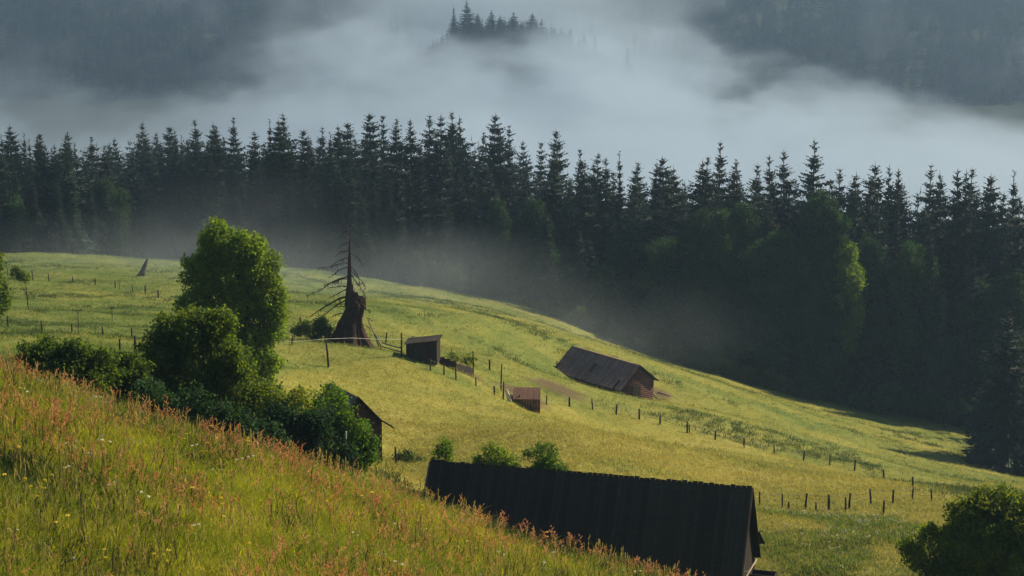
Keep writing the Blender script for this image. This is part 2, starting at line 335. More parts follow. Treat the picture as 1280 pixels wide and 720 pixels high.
# ------------------------------------------------------------------ grass prototypes
def blade(mb, x, y, h, w_, lean, az, segs=3, curl=1.0):
    dx, dy = math.cos(az), math.sin(az); sx, sy = -dy, dx; prev = None
    for k in range(segs + 1):
        s = k / segs; off = lean * s ** (1 + curl); z = h * (s - 0.25 * lean / max(h, .01) * s * s)
        ww = w_ * (1 - s) ** 0.7 / 2; c = (x + dx * off, y + dy * off)
        a = (c[0] - sx * ww, c[1] - sy * ww, z); b2 = (c[0] + sx * ww, c[1] + sy * ww, z)
        if prev:
            mb.face([prev[0], prev[1], b2, a] if k < segs else [prev[0], prev[1], (c[0], c[1], z)])
        prev = (a, b2)
def clump(name, n, h0, h1_, wd, spread, m_, lean=0.25, seeds=0, segs=3):
    mb = MB()
    for _ in range(n):
        r = spread * math.sqrt(random.random()); a = random.uniform(0, 6.28)
        blade(mb, r * math.cos(a), r * math.sin(a), random.uniform(h0, h1_), wd * random.uniform(.7, 1.3), random.uniform(0.05, lean), random.uniform(0, 6.28), segs)
    mb.cur = 1
    for _ in range(seeds if random.random() < .99 else 0):
        r = spread * random.random(); a = random.uniform(0, 6.28); x, y = r * math.cos(a), r * math.sin(a); h = h1_ * random.uniform(1.0, 1.35); l = random.uniform(.02, .12); az = random.uniform(0, 6.28)
        blade(mb, x, y, h, wd * .5, l, az, 2)
        for k in range(6):
            s = 0.80 + 0.04 * k; cx, cyy = x + math.cos(az) * l * s * s, y + math.sin(az) * l * s * s; q = random.uniform(0, 6.28); e = .011
            mb.face([(cx, cyy, h * s), (cx + e * math.cos(q), cyy + e * math.sin(q), h * s + .02), (cx, cyy, h * s + .05)])
    return mb.mesh(name, [m_, M['straw']])
def sorrel(name, H0, heads, m_head, dens=26):
    mb = MB()
    for _ in range(heads):
        x, y = random.uniform(-.12, .12), random.uniform(-.12, .12); h = H0 * random.uniform(.75, 1.15); l = random.uniform(.03, .18); az = random.uniform(0, 6.28)
        mb.cur = 0; blade(mb, x, y, h, .011, l, az, 3)
        mb.cur = 1
        for br in range(4):
            ba = random.uniform(0, 6.28); bl = random.uniform(.02, .07) * (1.4 - br * .25)
            for k in range(dens // 4):
                s = 0.70 + 0.075 * br + 0.09 * k / (dens / 4); q = random.uniform(0, 6.28); e = random.uniform(.005, .009)
                cx = x + math.cos(az) * l * s * s + math.cos(ba) * bl * k / (dens / 4); cyy = y + math.sin(az) * l * s * s + math.sin(ba) * bl * k / (dens / 4); z = h * s
                mb.face([(cx - e * math.cos(q), cyy - e * math.sin(q), z), (cx + e * math.cos(q), cyy + e * math.sin(q), z - e * .4), (cx + e * .3, cyy, z + e * 1.7)])
    return mb.mesh(name, [M['stem'], m_head])
def flower(name, h, m_, size, n=5, flat=True):
    mb = MB()
    for _ in range(n):
        x, y = random.uniform(-.15, .15), random.uniform(-.15, .15); hh = h * random.uniform(.8, 1.15)
        mb.cur = 0; blade(mb, x, y, hh, .008, .04, 0, 2); mb.cur = 1
        for k in range(7):
            q = 6.28 * k / 7; r = size * random.uniform(.3, 1)
            cx, cyy = x + .04 + r * math.cos(q), y + r * math.sin(q); e = size * .38
            mb.face([(cx - e, cyy, hh), (cx, cyy - e, hh + .01), (cx + e, cyy, hh + .015), (cx, cyy + e, hh)])
    return mb.mesh(name, [M['stem'], m_])
def sample_pts(n, u0, u1, y0, y1):
    u = rng.uniform(u0, u1, n); y = rng.uniform(y0, y1, n); return u * y, y
def fin(name, x, y, idx, s0, s1, protos, label=None, sink=0.0, tilt=0.12):
    z = H(x, y) - sink; n = len(x)
    rot = np.stack([rng.normal(0, tilt, n), rng.normal(0, tilt, n), rng.uniform(0, 6.28, n)], -1)
    return scatter(name, np.stack([x, y, z], -1), rot, rng.uniform(s0, s1, n), idx, protos, label)
# near slope
gp = [clump('grass_clump', 20, .10, .30, .009, .13, M['grass'], .42, 1 if k == 0 else 0) for k in range(6)]
gp += [clump('weed_clump', 12, .10, .26, .026, .12, M['weed'], .2, 0) for k in range(2)]
x, y = sample_pts(62000, -.42, .26, 9, 29)
keep = (x > -13) & (x < 8); x, y = x[keep], y[keep]
x2 = rng.uniform(-16, 9, 9000); y2 = rng.uniform(7, 36, 9000); x = np.r_[x, x2]; y = np.r_[y, y2]
wn = _hash_noise(x, y, 1.6, 41) + _hash_noise(x, y, .6, 42) * .6
idx = np.where((wn > .33), rng.integers(6, 8, len(x)), rng.integers(0, 6, len(x)))
fin('foreground_grass', x, y, idx, .75, 1.25, gp, 'tall green and yellow grass of the near slope')
so = [sorrel('sorrel', .37, 2, M['sorrel']) for k in range(4)]
x, y = sample_pts(15000, -.42, .26, 10, 27); keep = (x > -13) & (x < 8); x, y = x[keep], y[keep]
p = np.clip(.0 + 1.4 * (_hash_noise(x, y, 1.7, 51) + .5 * _hash_noise(x, y, .6, 52)) + .20 * sstep(20.5, 23.5, y) + .10 * sstep(-.1, .1, x / y) , 0.02, 1)
keep = rng.random(len(x)) < p; x, y = x[keep], y[keep]
fin('sorrel_stems', x, y, rng.integers(0, 4, len(x)), .75, 1.2, so, 'reddish orange sorrel standing in the grass of the near slope')
dk = [clump('dark_stalks', 5, .22, .40, .014, .10, M['drystalk'], .16, 0) for k in range(3)] + [clump('broad_weed', 14, .10, .26, .035, .14, M['weed2'], .2, 0) for k in range(2)]
x, y = sample_pts(12000, -.42, .26, 9, 27); wq = _hash_noise(x, y, 1.3, 91) + .5 * _hash_noise(x, y, .5, 92) + .9 * np.clip((-.12 - x / y) / .12, 0, 1) * np.clip((20 - y) / 4, 0, 1); keep = wq > .02; x, y, wq = x[keep], y[keep], wq[keep]
fin('dark_stalks', x, y, np.where(rng.random(len(x)) < .55, rng.integers(0, 3, len(x)), rng.integers(3, 5, len(x))), .8, 1.25, dk, 'dark dry stalks and broad leaved weeds among the grass of the near slope')
fl = [flower('white_flower', .30, M['petal'], .016, 2), flower('yellow_flower', .30, M['yellow'], .018, 2)]
x, y = sample_pts(500, -.40, .24, 10, 25)
fin('small_flowers', x, y, rng.integers(0, 2, len(x)), .8, 1.1, fl, 'small white and yellow flowers in the grass of the near slope')
# rank weeds in the hollow behind the flowering crest
x = rng.uniform(-30, 1, 6000); y = rng.uniform(36, 92, 6000); wd_ = [clump('nettle_clump', 22, .3, .9, .09, .5, M['weed'], .4, 0, 2) for k in range(3)]
fin('hollow_weeds', x, y, rng.integers(0, 3, len(x)), .7, 1.5, wd_, 'dark rank weeds in the hollow behind the flowering slope')
# valley meadow tufts
tp = [clump('hay_tuft', 12, .08, .24, .03, .55, M['hay'], .25, 0, 2) for k in range(4)] + [clump('green_tuft', 12, .08, .24, .03, .55, M['green'], .25, 0, 2) for k in range(4)] + [clump('weed_tuft', 16, .10, .34, .05, .55, M['weed'], .4, 0, 2) for k in range(3)]
x, y = sample_pts(75000, -.32, .34, 84, 292)
xb, yb = sample_pts(22000, -.1, .30, 84, 135); x = np.r_[x, xb]; y = np.r_[y, yb]
g_, s_, l_ = cover(x, y); keep = (s_ < .55 + rng.normal(0, .2, len(x))) & (l_ < .6); x, y, g_ = x[keep], y[keep], g_[keep]
idx = np.where(rng.random(len(x)) < g_, rng.integers(0, 4, len(x)), rng.integers(4, 8, len(x)))
wz = _hash_noise(x * .35, y, 5, 61) + .5 * _hash_noise(x, y, 3, 62) + np.where(y > fence_y(x, y) + 2, .13, -.18)
belt = np.exp(-((y - fence_y(x, y) - 13) / 8) ** 2) * sstep(.07, .11, x / y)
idx = np.where((wz + .62 * belt + rng.normal(0, .10, len(x)) > .40), rng.integers(8, 11, len(x)), idx)
fin('meadow_grass', x, y, idx, .7, 1.35, tp, 'golden and green grass of the valley meadow')
# white flowering patch right of the near barn
x = rng.uniform(9, 24, 3000); y = rng.uniform(86, 112, 3000); keep = (_hash_noise(x, y, 4, 71) > -.1) & (x / y > .115); x, y = x[keep], y[keep]
fin('flowering_weeds', x, y, np.where(rng.random(len(x)) < .12, 0, rng.integers(1, 3, len(x))), .8, 1.4, [flower('white_umbel', .42, M['petal'], .022, 5), clump('umbel_leaves', 18, .15, .4, .04, .35, M['green'], .3, 0, 2), clump('umbel_leaves', 18, .15, .4, .04, .35, M['green'], .3, 0, 2)], 'white flowering weeds beside the near barn')

# ------------------------------------------------------------------ spruces
def spruce_mesh(seed, Ht=22.0, gap=0.1, wide=1.0, tiers=66, bare=0.06, stuff=False):
    r = random.Random(seed); mb = MB()
    if not stuff: tk = MB(); tk.tube([(0, 0, -1), (0.03, 0, Ht * .4), (0, 0, Ht * .8), (0, 0, Ht)], [.30, .20, .09, .02], 7)
    Rm = Ht * 0.195 * wide
    for i in range(tiers):
        s = (i + r.uniform(-.6, .6)) / tiers; s = min(max(s, 0), .985); z = Ht * (bare + (1 - bare) * s)
        prof = (1 - s) ** 0.70 * (0.75 + 0.25 * math.sin(s * 9 + seed)) + .02
        nb = max(5, int(12 * (1 - s) ** .5 + 3)); a0 = r.uniform(0, 6.28)
        for k in range(nb):
            if r.random() < gap: continue
            a = a0 + 6.28 * k / nb + r.uniform(-.3, .3); z += r.uniform(-.2, .2); L = Rm * prof * r.uniform(.6, 1.25) + .12
            up = 0.45 * s - 0.35 * (1 - s); droop = L * r.uniform(.10, .32) * (1 - s)
            dx, dy = math.cos(a), math.sin(a); sx, sy = -dy, dx
            ns = 4 if L > .8 else 2
            for j in range(ns):
                t0 = j / ns; t1 = (j + 1) / ns
                def P_(t_): return (dx * L * t_, dy * L * t_, z + up * L * t_ * .5 - droop * t_ * t_ + L * .10 * t_ ** 4)
                p0, p1 = P_(t0), P_(t1); wd = (0.40 * L ** .6) * (1 - t1 * .72) * r.uniform(.7, 1.25); hg = wd * r.uniform(.6, 1.35)
                for sg in (-1, 1):
                    mb.face([p0, p1, (p1[0] * .93 + sg * sx * wd, p1[1] * .93 + sg * sy * wd, p1[2] - hg)])
                if j % 2 or ns == 2: mb.face([p0, p1, ((p0[0] + p1[0]) / 2 + r.uniform(-.1, .1), (p0[1] + p1[1]) / 2, p1[2] - hg * 1.8)])
    for k in range(5):
        a = r.uniform(0, 6.28); mb.face([(0, 0, Ht + .35), (.05 * math.cos(a), .05 * math.sin(a), Ht - .6), (-.05 * math.cos(a + 1), -.05 * math.sin(a + 1), Ht - .6)])
    c_ = mb.mesh('crown', M['spruce'])
    return c_ if stuff else (tk.mesh('trunk', M['bark'], True), c_)
SPR = [spruce_mesh(100 + k, gap=[.08, .12, .2, .28][k % 4], wide=[1.0, .8, .95, 1.15, .7][k % 5]) for k in range(9)]
def lean_rot(o, a=.02): o.rotation_euler = (random.gauss(0, a), random.gauss(0, a), random.uniform(0, 6.28))
def spruce(x, y, h, label, group, var=None, base=None, wx=1.0):
    var = random.randrange(9) if var is None else var
    z = h1(x, y) if base is None else base
    o = empty('spruce_tree', (x, y, z), 0, label, 'spruce tree', group); s = h / 22.0
    o.scale = (s * wx, s * wx, s); lean_rot(o)
    link('trunk', SPR[var][0], o); link('crown', SPR[var][1], o); return o
TOPS = [(-60,165),(-30,160),(13,156),(28,169),(43,168),(51,168),(65,180),(87,165),(112,171),(128,182),(148,172),(180,152),(192,165),(212,158),(226,172),(248,149),(266,154),(275,157),(289,147),(316,164),
 (337,152),(349,150),(355,141),(378,161),(400,159),(411,168),(423,156),(430,153),(445,172),(465,141),(481,145),(494,149),(515,149),(534,145),(548,143),(557,140),(572,153),(580,146),(612,142),(625,165),(636,157),
 (657,175),(675,179),(690,187),(705,162),(733,186),(742,190),(757,198),(781,193),(793,204),(804,213),(820,204),(837,196),(848,209),(873,196),(883,200),(897,178),(912,202),(929,203),(937,206),(953,217),
 (973,195),(988,189),(1017,176),(1051,210),(1064,215),(1085,224),(1101,204),(1111,206),(1121,212),(1129,226),(1161,207),(1188,215),(1198,213),(1207,214),(1215,212),(1234,219),(1243,228),(1271,217),(1300,215),(1340,210)]
SPECIAL = {(1017,176): 'tallest spruce of the right half, gappy crown standing clear of the treeline', (988,189): 'slender spruce just left of the tallest gappy one on the right',
 (897,178): 'thin ragged spruce poking above the treeline right of the centre', (705,162): 'pointed dark spruce with a broad crown, highest just right of the pale hazy ones',
 (612,142): 'broad dark spruce standing highest above the middle of the treeline', (465,141): 'tall spruce above the dead tree, its tip clear against the fog',
 (289,147): 'even cone shaped spruce above the big leafy tree in the meadow', (248,149): 'dark spruce with a sharp tip left of the even cone shaped one',
 (13,156): 'tall spruce at the far left end of the treeline', (1161,207): 'broad dark cone of a spruce standing alone in the right treeline', (675,179): 'pale hazy spruce tip seen behind the dark treeline'}
GR = 'spruces of the forest behind the meadow'
_sk = sorted(TOPS); _sp = sorted(SPECIAL); ORD = ['first', 'second', 'third', 'fourth', 'fifth', 'sixth', 'seventh', 'eighth', 'ninth', 'tenth', 'eleventh', 'twelfth', 'thirteenth', 'fourteenth']
NICK = {(13,156): 'the far left treeline spruce', (248,149): 'the sharp tipped spruce', (289,147): 'the even cone shaped spruce', (465,141): 'the one above the dead tree', (612,142): 'the broad highest middle spruce', (675,179): 'the pale hazy tip',
 (705,162): 'the pointed broad crowned spruce', (897,178): 'the thin ragged spruce', (988,189): 'the slender spruce beside the gappy one', (1017,176): 'the tallest gappy spruce', (1161,207): 'the lone broad dark cone at right'}
def sky_label(p):
    i = _sk.index(p); q = min(_sp, key=lambda s_: abs(_sk.index(s_) - i)); d = i - _sk.index(q)
    return '%s spruce tip %s of %s' % (ORD[abs(d) - 1], 'right' if d > 0 else 'left', NICK[q])
for (px, py) in TOPS:
    u = (px - 640) / FOC; ey = float(np.interp(u, EDGE_U, EDGE_Y))
    Y = ey + random.uniform(14, 42)
    if (px, py) in ((657,175), (675,179), (430,153), (400,159), (481,145)): Y = ey + 78
    top = at(px, py, Y); zb = h1(top.x, Y); h = top.z - zb
    kind = SPECIAL.get((px, py)) or sky_label((px, py))
    spruce(top.x, Y, h, kind, GR, var=(2 if px in (1017, 988, 897) else None), wx=random.uniform(.95, 1.32) * (26 / max(h, 22)) ** .4)
cnt = 0; tries = 0; placed = []
while cnt < 215 and tries < 4000:
    tries += 1
    px = random.uniform(-90, 1370); u = (px - 640) / FOC; ey = float(np.interp(u, EDGE_U, EDGE_Y))
    Y = ey + random.choice([random.uniform(3, 11), random.uniform(4, 22), random.uniform(15, 45)])
    x = u * Y
    if any((x - a) ** 2 + (Y - b_) ** 2 < 6.5 for a, b_ in placed): continue
    placed.append((x, Y)); py_top = np.interp(px, [0, 300, 600, 700, 1000, 1280], [166, 160, 160, 194, 214, 226])
    zb = h1(x, Y); full = (-(py_top + 100) / FOC * Y) - zb
    k = random.choice((random.uniform(.62, .9), random.uniform(.85, 1.0))) if Y - ey > 10 else random.uniform(.45, .93)
    spruce(x, Y, full * k, 'dark spruce in the packed forest wall below the skyline', GR, wx=random.uniform(.75, 1.5)); cnt += 1
# remaining depth of the wood, one mass
px = rng.uniform(-700, 2000, 900); u = (px - 640) / FOC; Y = np.interp(u, EDGE_U, EDGE_Y) + rng.uniform(20, 75, 900)
outs = (px < -90) | (px > 1370); Y = np.where(outs, Y - rng.uniform(0, 36, 900), Y)
low = [spruce_mesh(300 + k, tiers=26, stuff=True) for k in range(4)]
x = u * Y; keep = rng.random(900) < np.where(outs, 1, .9); x, Y = x[keep], Y[keep]
pyt = np.interp((x / Y * FOC + 640), [0, 300, 600, 700, 1000, 1280], [172, 166, 166, 202, 220, 230]); hh = (-(pyt + 100) / FOC * Y) - H(x, Y)
sc_ = np.clip(hh / 22, .5, 1.6) * rng.uniform(.84, 1.0, len(x))
scatter('forest_interior', np.stack([x, Y, H(x, Y)], -1), np.stack([0 * x, 0 * x, rng.uniform(0, 6, len(x))], -1), sc_, rng.integers(0, 4, len(x)), low, 'deeper spruces of the wood behind the forest edge')

# ------------------------------------------------------------------ broadleaf crowns from lobes
def crown_mesh(name, lobes, leaf, dens, m_, seed, inner=.55, sprays=0.2):
    """many small leaf faces through the volume of overlapping lobes, denser to the outside, in twig clusters"""
    r = np.random.default_rng(seed); V = []; 
    sub = []
    for (cx, cy_, cz, rx, ry, rz) in lobes:
        for j in range(9):
            d_ = r.normal(size=3); d_ /= np.linalg.norm(d_); f_ = r.uniform(.62, .92); q = r.uniform(.26, .46)
            sub.append((cx + d_[0] * rx * f_, cy_ + d_[1] * ry * f_, cz + d_[2] * rz * f_, rx * q, ry * q, rz * q * r.uniform(.75, 1.1)))
        sub.append((cx, cy_, cz, rx * .7, ry * .7, rz * .7))
    for (cx, cy_, cz, rx, ry, rz) in sub:
        area = (rx * ry + ry * rz + rx * rz) / 3 * 12.5; nt_ = max(4, int(area * dens * .62))
        d = r.normal(size=(nt_, 3)); d /= np.linalg.norm(d, axis=1)[:, None]
        rr = r.uniform(inner, 1.0, nt_) ** .6; rr *= 1 + .16 * np.sin(d[:, 0] * 7 + seed) * np.cos(d[:, 2] * 6 + cx) + r.normal(0, .05, nt_)
        out = r.random(nt_) < sprays; rr = np.where(out, rr + r.uniform(.05, .45, nt_), rr)
        c = np.array([cx, cy_, cz]) + d * rr[:, None] * np.array([rx, ry, rz])
        for rep in range(6):       # leaves of a twig
            cc = c + r.normal(0, leaf * 1.5, c.shape); nrm = d * .6 + r.normal(0, .75, d.shape) + np.array([0, 0, .35]); nrm /= np.linalg.norm(nrm, axis=1)[:, None]
            a = np.cross(nrm, r.normal(size=nrm.shape)); a /= np.linalg.norm(a, axis=1)[:, None]; b2 = np.cross(nrm, a); s = leaf * r.uniform(.75, 1.5, (nt_, 1))
            V.append(np.stack([cc - a * s, cc - b2 * s * .55, cc + a * s, cc + b2 * s * .55], 1))
    V = np.concatenate(V).reshape(-1, 3); nf = len(V) // 4
    me = bpy.data.meshes.new(name); me.vertices.add(len(V)); me.vertices.foreach_set('co', V.ravel()); me.loops.add(nf * 4); me.loops.foreach_set('vertex_index', np.arange(nf * 4))
    me.polygons.add(nf); me.polygons.foreach_set('loop_start', np.arange(nf) * 4); me.polygons.foreach_set('loop_total', np.full(nf, 4)); me.materials.append(m_); me.update(calc_edges=True)
    return me
def limbs(lobes, trunk_r, n_per=2, seed=1, trunk_top=.6):
    r = random.Random(seed); tk = MB(); lb = MB(); zt = max(l[2] for l in lobes)
    tk.tube([(0, 0, -.8), (.05, 0, zt * .3), (-.05, .05, zt * .6), (0, 0, zt * .95)], [trunk_r * 1.35, trunk_r, trunk_r * .6, trunk_r * .15], 8)
    for l in lobes:
        for k in range(n_per):
            z0 = max(.1, l[2] * r.uniform(.25, .6)); e = Vector((l[0] + r.uniform(-.6, .6) * l[3], l[1] + r.uniform(-.6, .6) * l[4], l[2] + r.uniform(-.2, .7) * l[5])); s = Vector((0, 0, z0)); m_ = s.lerp(e, .5) + Vector((0, 0, -.12 * (e - s).length))
            lb.tube([s, m_, e], [trunk_r * .38, trunk_r * .22, trunk_r * .06], 5)
    return tk, lb
def px_lobes(list_, px0, Y, base_z):
    """lobes given as photo pixels (x, y, half width, half height, depth offset m) turned into metres about the trunk foot"""
    s = Y / FOC; out = []; x0 = (px0 - 640) * s
    for (px, py, hw, hh, dy) in list_:
        p = at(px, py, Y); out.append((p.x - x0, dy, p.z - base_z, hw * s, max(hw, hh) * s * .8, hh * s))
    return out
def leafy(name, cat, label, px0, Y, lobes_px, leaf, dens, m_, tr, seed, group=None, crown='crown'):
    x0 = (px0 - 640) / FOC * Y; zb = h1(x0, Y); lob = px_lobes(lobes_px, px0, Y, zb)
    o = empty(name, (x0, Y, zb), 0, label, cat, group); tk, lb = limbs(lob, tr, 2, seed)
    tk.build('trunk', M['bark'], o, True); lb.build('limbs', M['bark'], o, True)
    link(crown, crown_mesh(crown, lob, leaf, dens, m_, seed), o); return o
leafy('broadleaf_tree', 'tree', 'tall egg-shaped leafy tree in the meadow behind the bright topped bush', 295, 118,
 [(280,298,28,22,0),(264,318,28,26,.6),(306,310,28,24,-.3),(252,345,26,30,.2),(290,345,36,34,0),(326,340,24,32,0),(248,378,26,24,0),(290,385,36,32,.4),(334,375,22,30,0),(262,412,26,24,.5),(310,420,36,32,0),(345,400,15,22,0),(288,455,30,24,.2),(328,455,26,22,0)], .10, 30, M['leaf'], .28, 5)
leafy('leafy_bush', 'bush', 'big dense bush with sunlit yellow-green top in front of the tall leafy tree', 245, 84,
 [(240,402,34,24,0),(212,412,24,20,0),(270,412,24,24,.2),(205,445,30,28,0),(250,450,45,40,0),(292,450,26,26,0),(300,490,40,34,0),(250,505,50,34,-.3),(196,478,26,26,0),(330,500,30,24,0),(215,500,30,26,-.5),(235,530,50,30,-.4),(300,540,46,30,-.2),(190,505,24,22,0)], .075, 42, M['leafdark'], .16, 6)
leafy('hedge_bush', 'bush', 'low dark bush at the left, first of the hedge above the flowering slope', 75, 78, [(40,440,22,16,0),(65,436,26,16,0),(98,440,26,18,0),(125,450,22,20,0),(85,458,44,22,0),(60,460,36,22,0),(120,470,36,22,0)], .07, 40, M['leafdark'], .07, 7)
leafy('hedge_bush', 'bush', 'low bush between the leftmost hedge bush and the big bright topped bush', 150, 80, [(140,455,24,20,0),(165,462,22,24,0),(120,468,26,18,.4),(150,478,34,22,0),(165,490,34,24,0)], .07, 40, M['leafdark'], .07, 8)
leafy('hedge_bush', 'bush', 'dark bush below the tall tree, between big bush and hut', 360, 82, [(345,508,26,24,0),(375,515,28,30,0),(350,540,36,26,0),(385,548,30,28,0),(330,555,40,26,0),(380,575,44,28,0)], .07, 44, M['leafdark'], .08, 9)
leafy('hedge_bush', 'bush', 'bright leafed bush hiding the little brown hut', 420, 86, [(405,505,28,24,0),(428,515,22,22,-.2),(410,535,32,30,0),(442,545,24,26,-.4),(455,565,22,18,-.4),(420,568,36,24,0),(462,555,12,14,-.5)], .07, 44, M['leaf'], .08, 10)
leafy('hedge_bush', 'bush', 'dark shadowed bush filling the foot of the big bright topped bush', 265, 74, [(190,490,26,20,0),(225,505,30,22,0),(265,520,32,24,0),(305,535,30,24,0),(340,550,28,20,0)], .07, 40, M['birch2'], .07, 21)  # darker leaf material puts the hedge front's shade into the colour
leafy('hedge_bush', 'bush', 'sloping dark bush between the hedge under the tall tree and the hut', 400, 78, [(370,545,26,26,0),(398,530,22,26,0),(395,565,30,24,0),(430,575,24,20,0),(350,525,22,22,0)], .07, 40, M['birch2'], .07, 22)  # same dark leaf colour, standing in for shade on the hedge front
leafy('broadleaf_tree', 'tree', 'round leafy tree cut off by the left edge of the picture', -24, 125, [(-12,350,20,28,0),(-6,375,15,20,0),(-25,340,26,30,0),(-20,385,28,26,0)], .10, 34, M['leafdark'], .2, 11)
leafy('roof_side_bush', 'bush', 'small upright bush above the left end of the dark barn roof', 555, 100, [(556,560,12,12,0),(554,580,15,18,0),(556,600,18,22,0)], .065, 44, M['leaf'], .05, 12)
leafy('roof_side_bush', 'bush', 'loose bush with side shoots, middle of the three behind the barn roof', 620, 100, [(618,570,17,16,0),(640,582,16,12,0),(596,580,7,12,0),(622,592,30,18,0)], .07, 40, M['leaf'], .06, 13)
leafy('roof_side_bush', 'bush', 'round bush with fine spiky twigs, right of the three behind the barn roof', 680, 100, [(678,573,25,18,0),(702,588,12,9,0),(680,592,30,18,0)], .06, 48, M['leaf'], .06, 14)
leafy('leafy_bush', 'bush', 'large dark leafy bush in the lower right corner of the picture', 1215, 84,
 [(1250,665,60,50,0),(1200,690,50,40,0),(1270,700,60,50,0),(1250,632,36,24,0),(1205,640,22,20,0),(1275,650,34,36,0),(1190,672,28,26,0),(1160,668,16,12,0),(1230,675,40,36,0),(1140,692,20,24,0),(1185,705,36,28,0),(1285,700,46,44,.2),(1230,735,70,40,0),(1300,640,30,26,0)], .075, 40, M['leafdark'], .16, 15)
leafy('small_shrub', 'shrub', 'grey green shrub by the left end of the upper fence', 22, 190, [(20,342,9,8,0),(30,346,8,6,0)], .11, 22, M['leafdark'], .05, 16)
leafy('small_shrub', 'shrub', 'green shrub growing against the left side of the dead tree', 400, 163, [(402,404,9,13,0),(394,415,13,9,0),(410,415,7,8,0)], .10, 26, M['leafdark'], .05, 17)
leafy('small_shrub', 'shrub', 'low shrub beside the fence between tall tree and dead tree', 382, 162, [(380,408,10,7,0),(372,413,10,5,0)], .10, 24, M['leafdark'], .04, 18)
leafy('small_shrub', 'shrub', 'grey green shrub thicket right of the little hut', 512, 118, [(505,572,16,10,0),(525,580,14,8,0),(512,590,26,10,0)], .08, 26, M['weed'], .04, 19)
leafy('small_shrub', 'shrub', 'dark low shrub on the slope right of the open shed', 575, 172, [(568,446,9,6,0),(586,450,9,5,0)], .10, 26, M['leafdark'], .04, 20)
# broadleaf trees along and within the forest edge
EDG = [('bright green crown glowing among the dark spruces on the right', 970, 290, 38, 40, M['birch']), ('yellow green treetop right of the bright green crown', 1062, 305, 16, 34, M['leaf']),
 ('green broadleaf treetop in the left forest wall', 138, 225, 26, 60, M['birch']), ('tall green broadleaf at the left end of the forest', 18, 245, 34, 70, M['birch']),
 ('small pale birch at the forest edge above the long barn', 760, 330, 18, 40, M['birch']), ('slim green tree low in front of the forest, right of centre', 1035, 420, 26, 44, M['birch']),
 ('green tree in the forest wall above the centre of the meadow', 622, 245, 14, 32, M['birch']), ('wide green crown in the forest left of the bright green one', 830, 290, 34, 54, M['birch']),
 ('green crown at the far right of the forest wall', 1262, 340, 26, 40, M['birch']), ('rounded green crown between the treetop pair on the right', 1140, 300, 28, 50, M['birch']), ('soft green crown behind the pale birch', 800, 345, 26, 50, M['birch']),
 ('dark green crown right of the slim green tree', 910, 330, 34, 56, M['birch'])]
for k in range(16):
    EDG.append(('dull green broadleaf crown showing between the spruces of the forest wall', random.choice((random.uniform(640, 1270), random.uniform(760, 1150))), random.uniform(235, 400), random.uniform(14, 30), random.uniform(22, 44), M['birch2']))
for k, (lab, px, py, hw, hh, mm) in enumerate(EDG):
    py += hh
    u = (px - 640) / FOC; Y = float(np.interp(u, EDGE_U, EDGE_Y)) + random.uniform(3, 9)
    leafy('broadleaf_tree', 'tree', lab, px, Y, [(px, py - hh * .5, hw * .7, hh * .5, 0), (px - hw * .4, py, hw * .7, hh * .6, 0), (px + hw * .45, py + 6, hw * .65, hh * .6, 0), (px, py + hh * .8, hw, hh * .7, 0), (px + 4, py + hh * 1.7, hw * 1.1, hh * .8, 0), (px - 6, py + hh * 2.4, hw * 1.1, hh * .8, 0)], .16, 9, mm, .22, 30 + k, 'broadleaf trees in the forest edge')
SHR = [('pale round shrub at the foot of the forest on the right', 1115, 497, 24, 18), ('low shrub right of the pale round one by the forest', 1165, 503, 26, 12), ('small shrub below the forest, last before the dark corner', 1198, 508, 14, 10), ('low shrub left of the pale round one by the forest', 1075, 500, 14, 8),
 ('bushy young tree above the long barn roof', 745, 400, 22, 22), ('soft shrub at the forest edge right behind the long barn', 825, 430, 26, 20), ('grey green shrub further right along the forest edge', 880, 445, 24, 20), ('low dark shrub where the meadow meets the forest above the barn', 700, 398, 24, 12),
 ('misty shrub at the forest foot in the middle of the meadow', 560, 350, 24, 20), ('misty young tree at the forest foot left of centre', 520, 338, 14, 22), ('misty bush in the haze behind the tall leafy tree', 225, 318, 18, 12), ('pale misty young trees behind the meadow, upper centre', 610, 352, 20, 26)]
for k, (lab, px, py, hw, hh) in enumerate(SHR):
    u = (px - 640) / FOC; Y = float(np.interp(u, EDGE_U, EDGE_Y)) - 2.0
    big = hh > 80
    if big: Y = 205
    leafy('edge_shrub' if not big else 'broadleaf_tree', 'shrub' if not big else 'tree', lab, px, Y, [(px, py - hh * .35, hw * .6, hh * .65, 0), (px - hw * .5, py, hw * .5, hh * .7, 0), (px + hw * .5, py + 2, hw * .5, hh * .6, 0), (px, py + hh * .3, hw * .8, hh * .6, 0)], .13 if not big else .14, 16 if not big else 14, M['birch'] if not big else M['leafdark'], .06 if not big else .3, 60 + k)

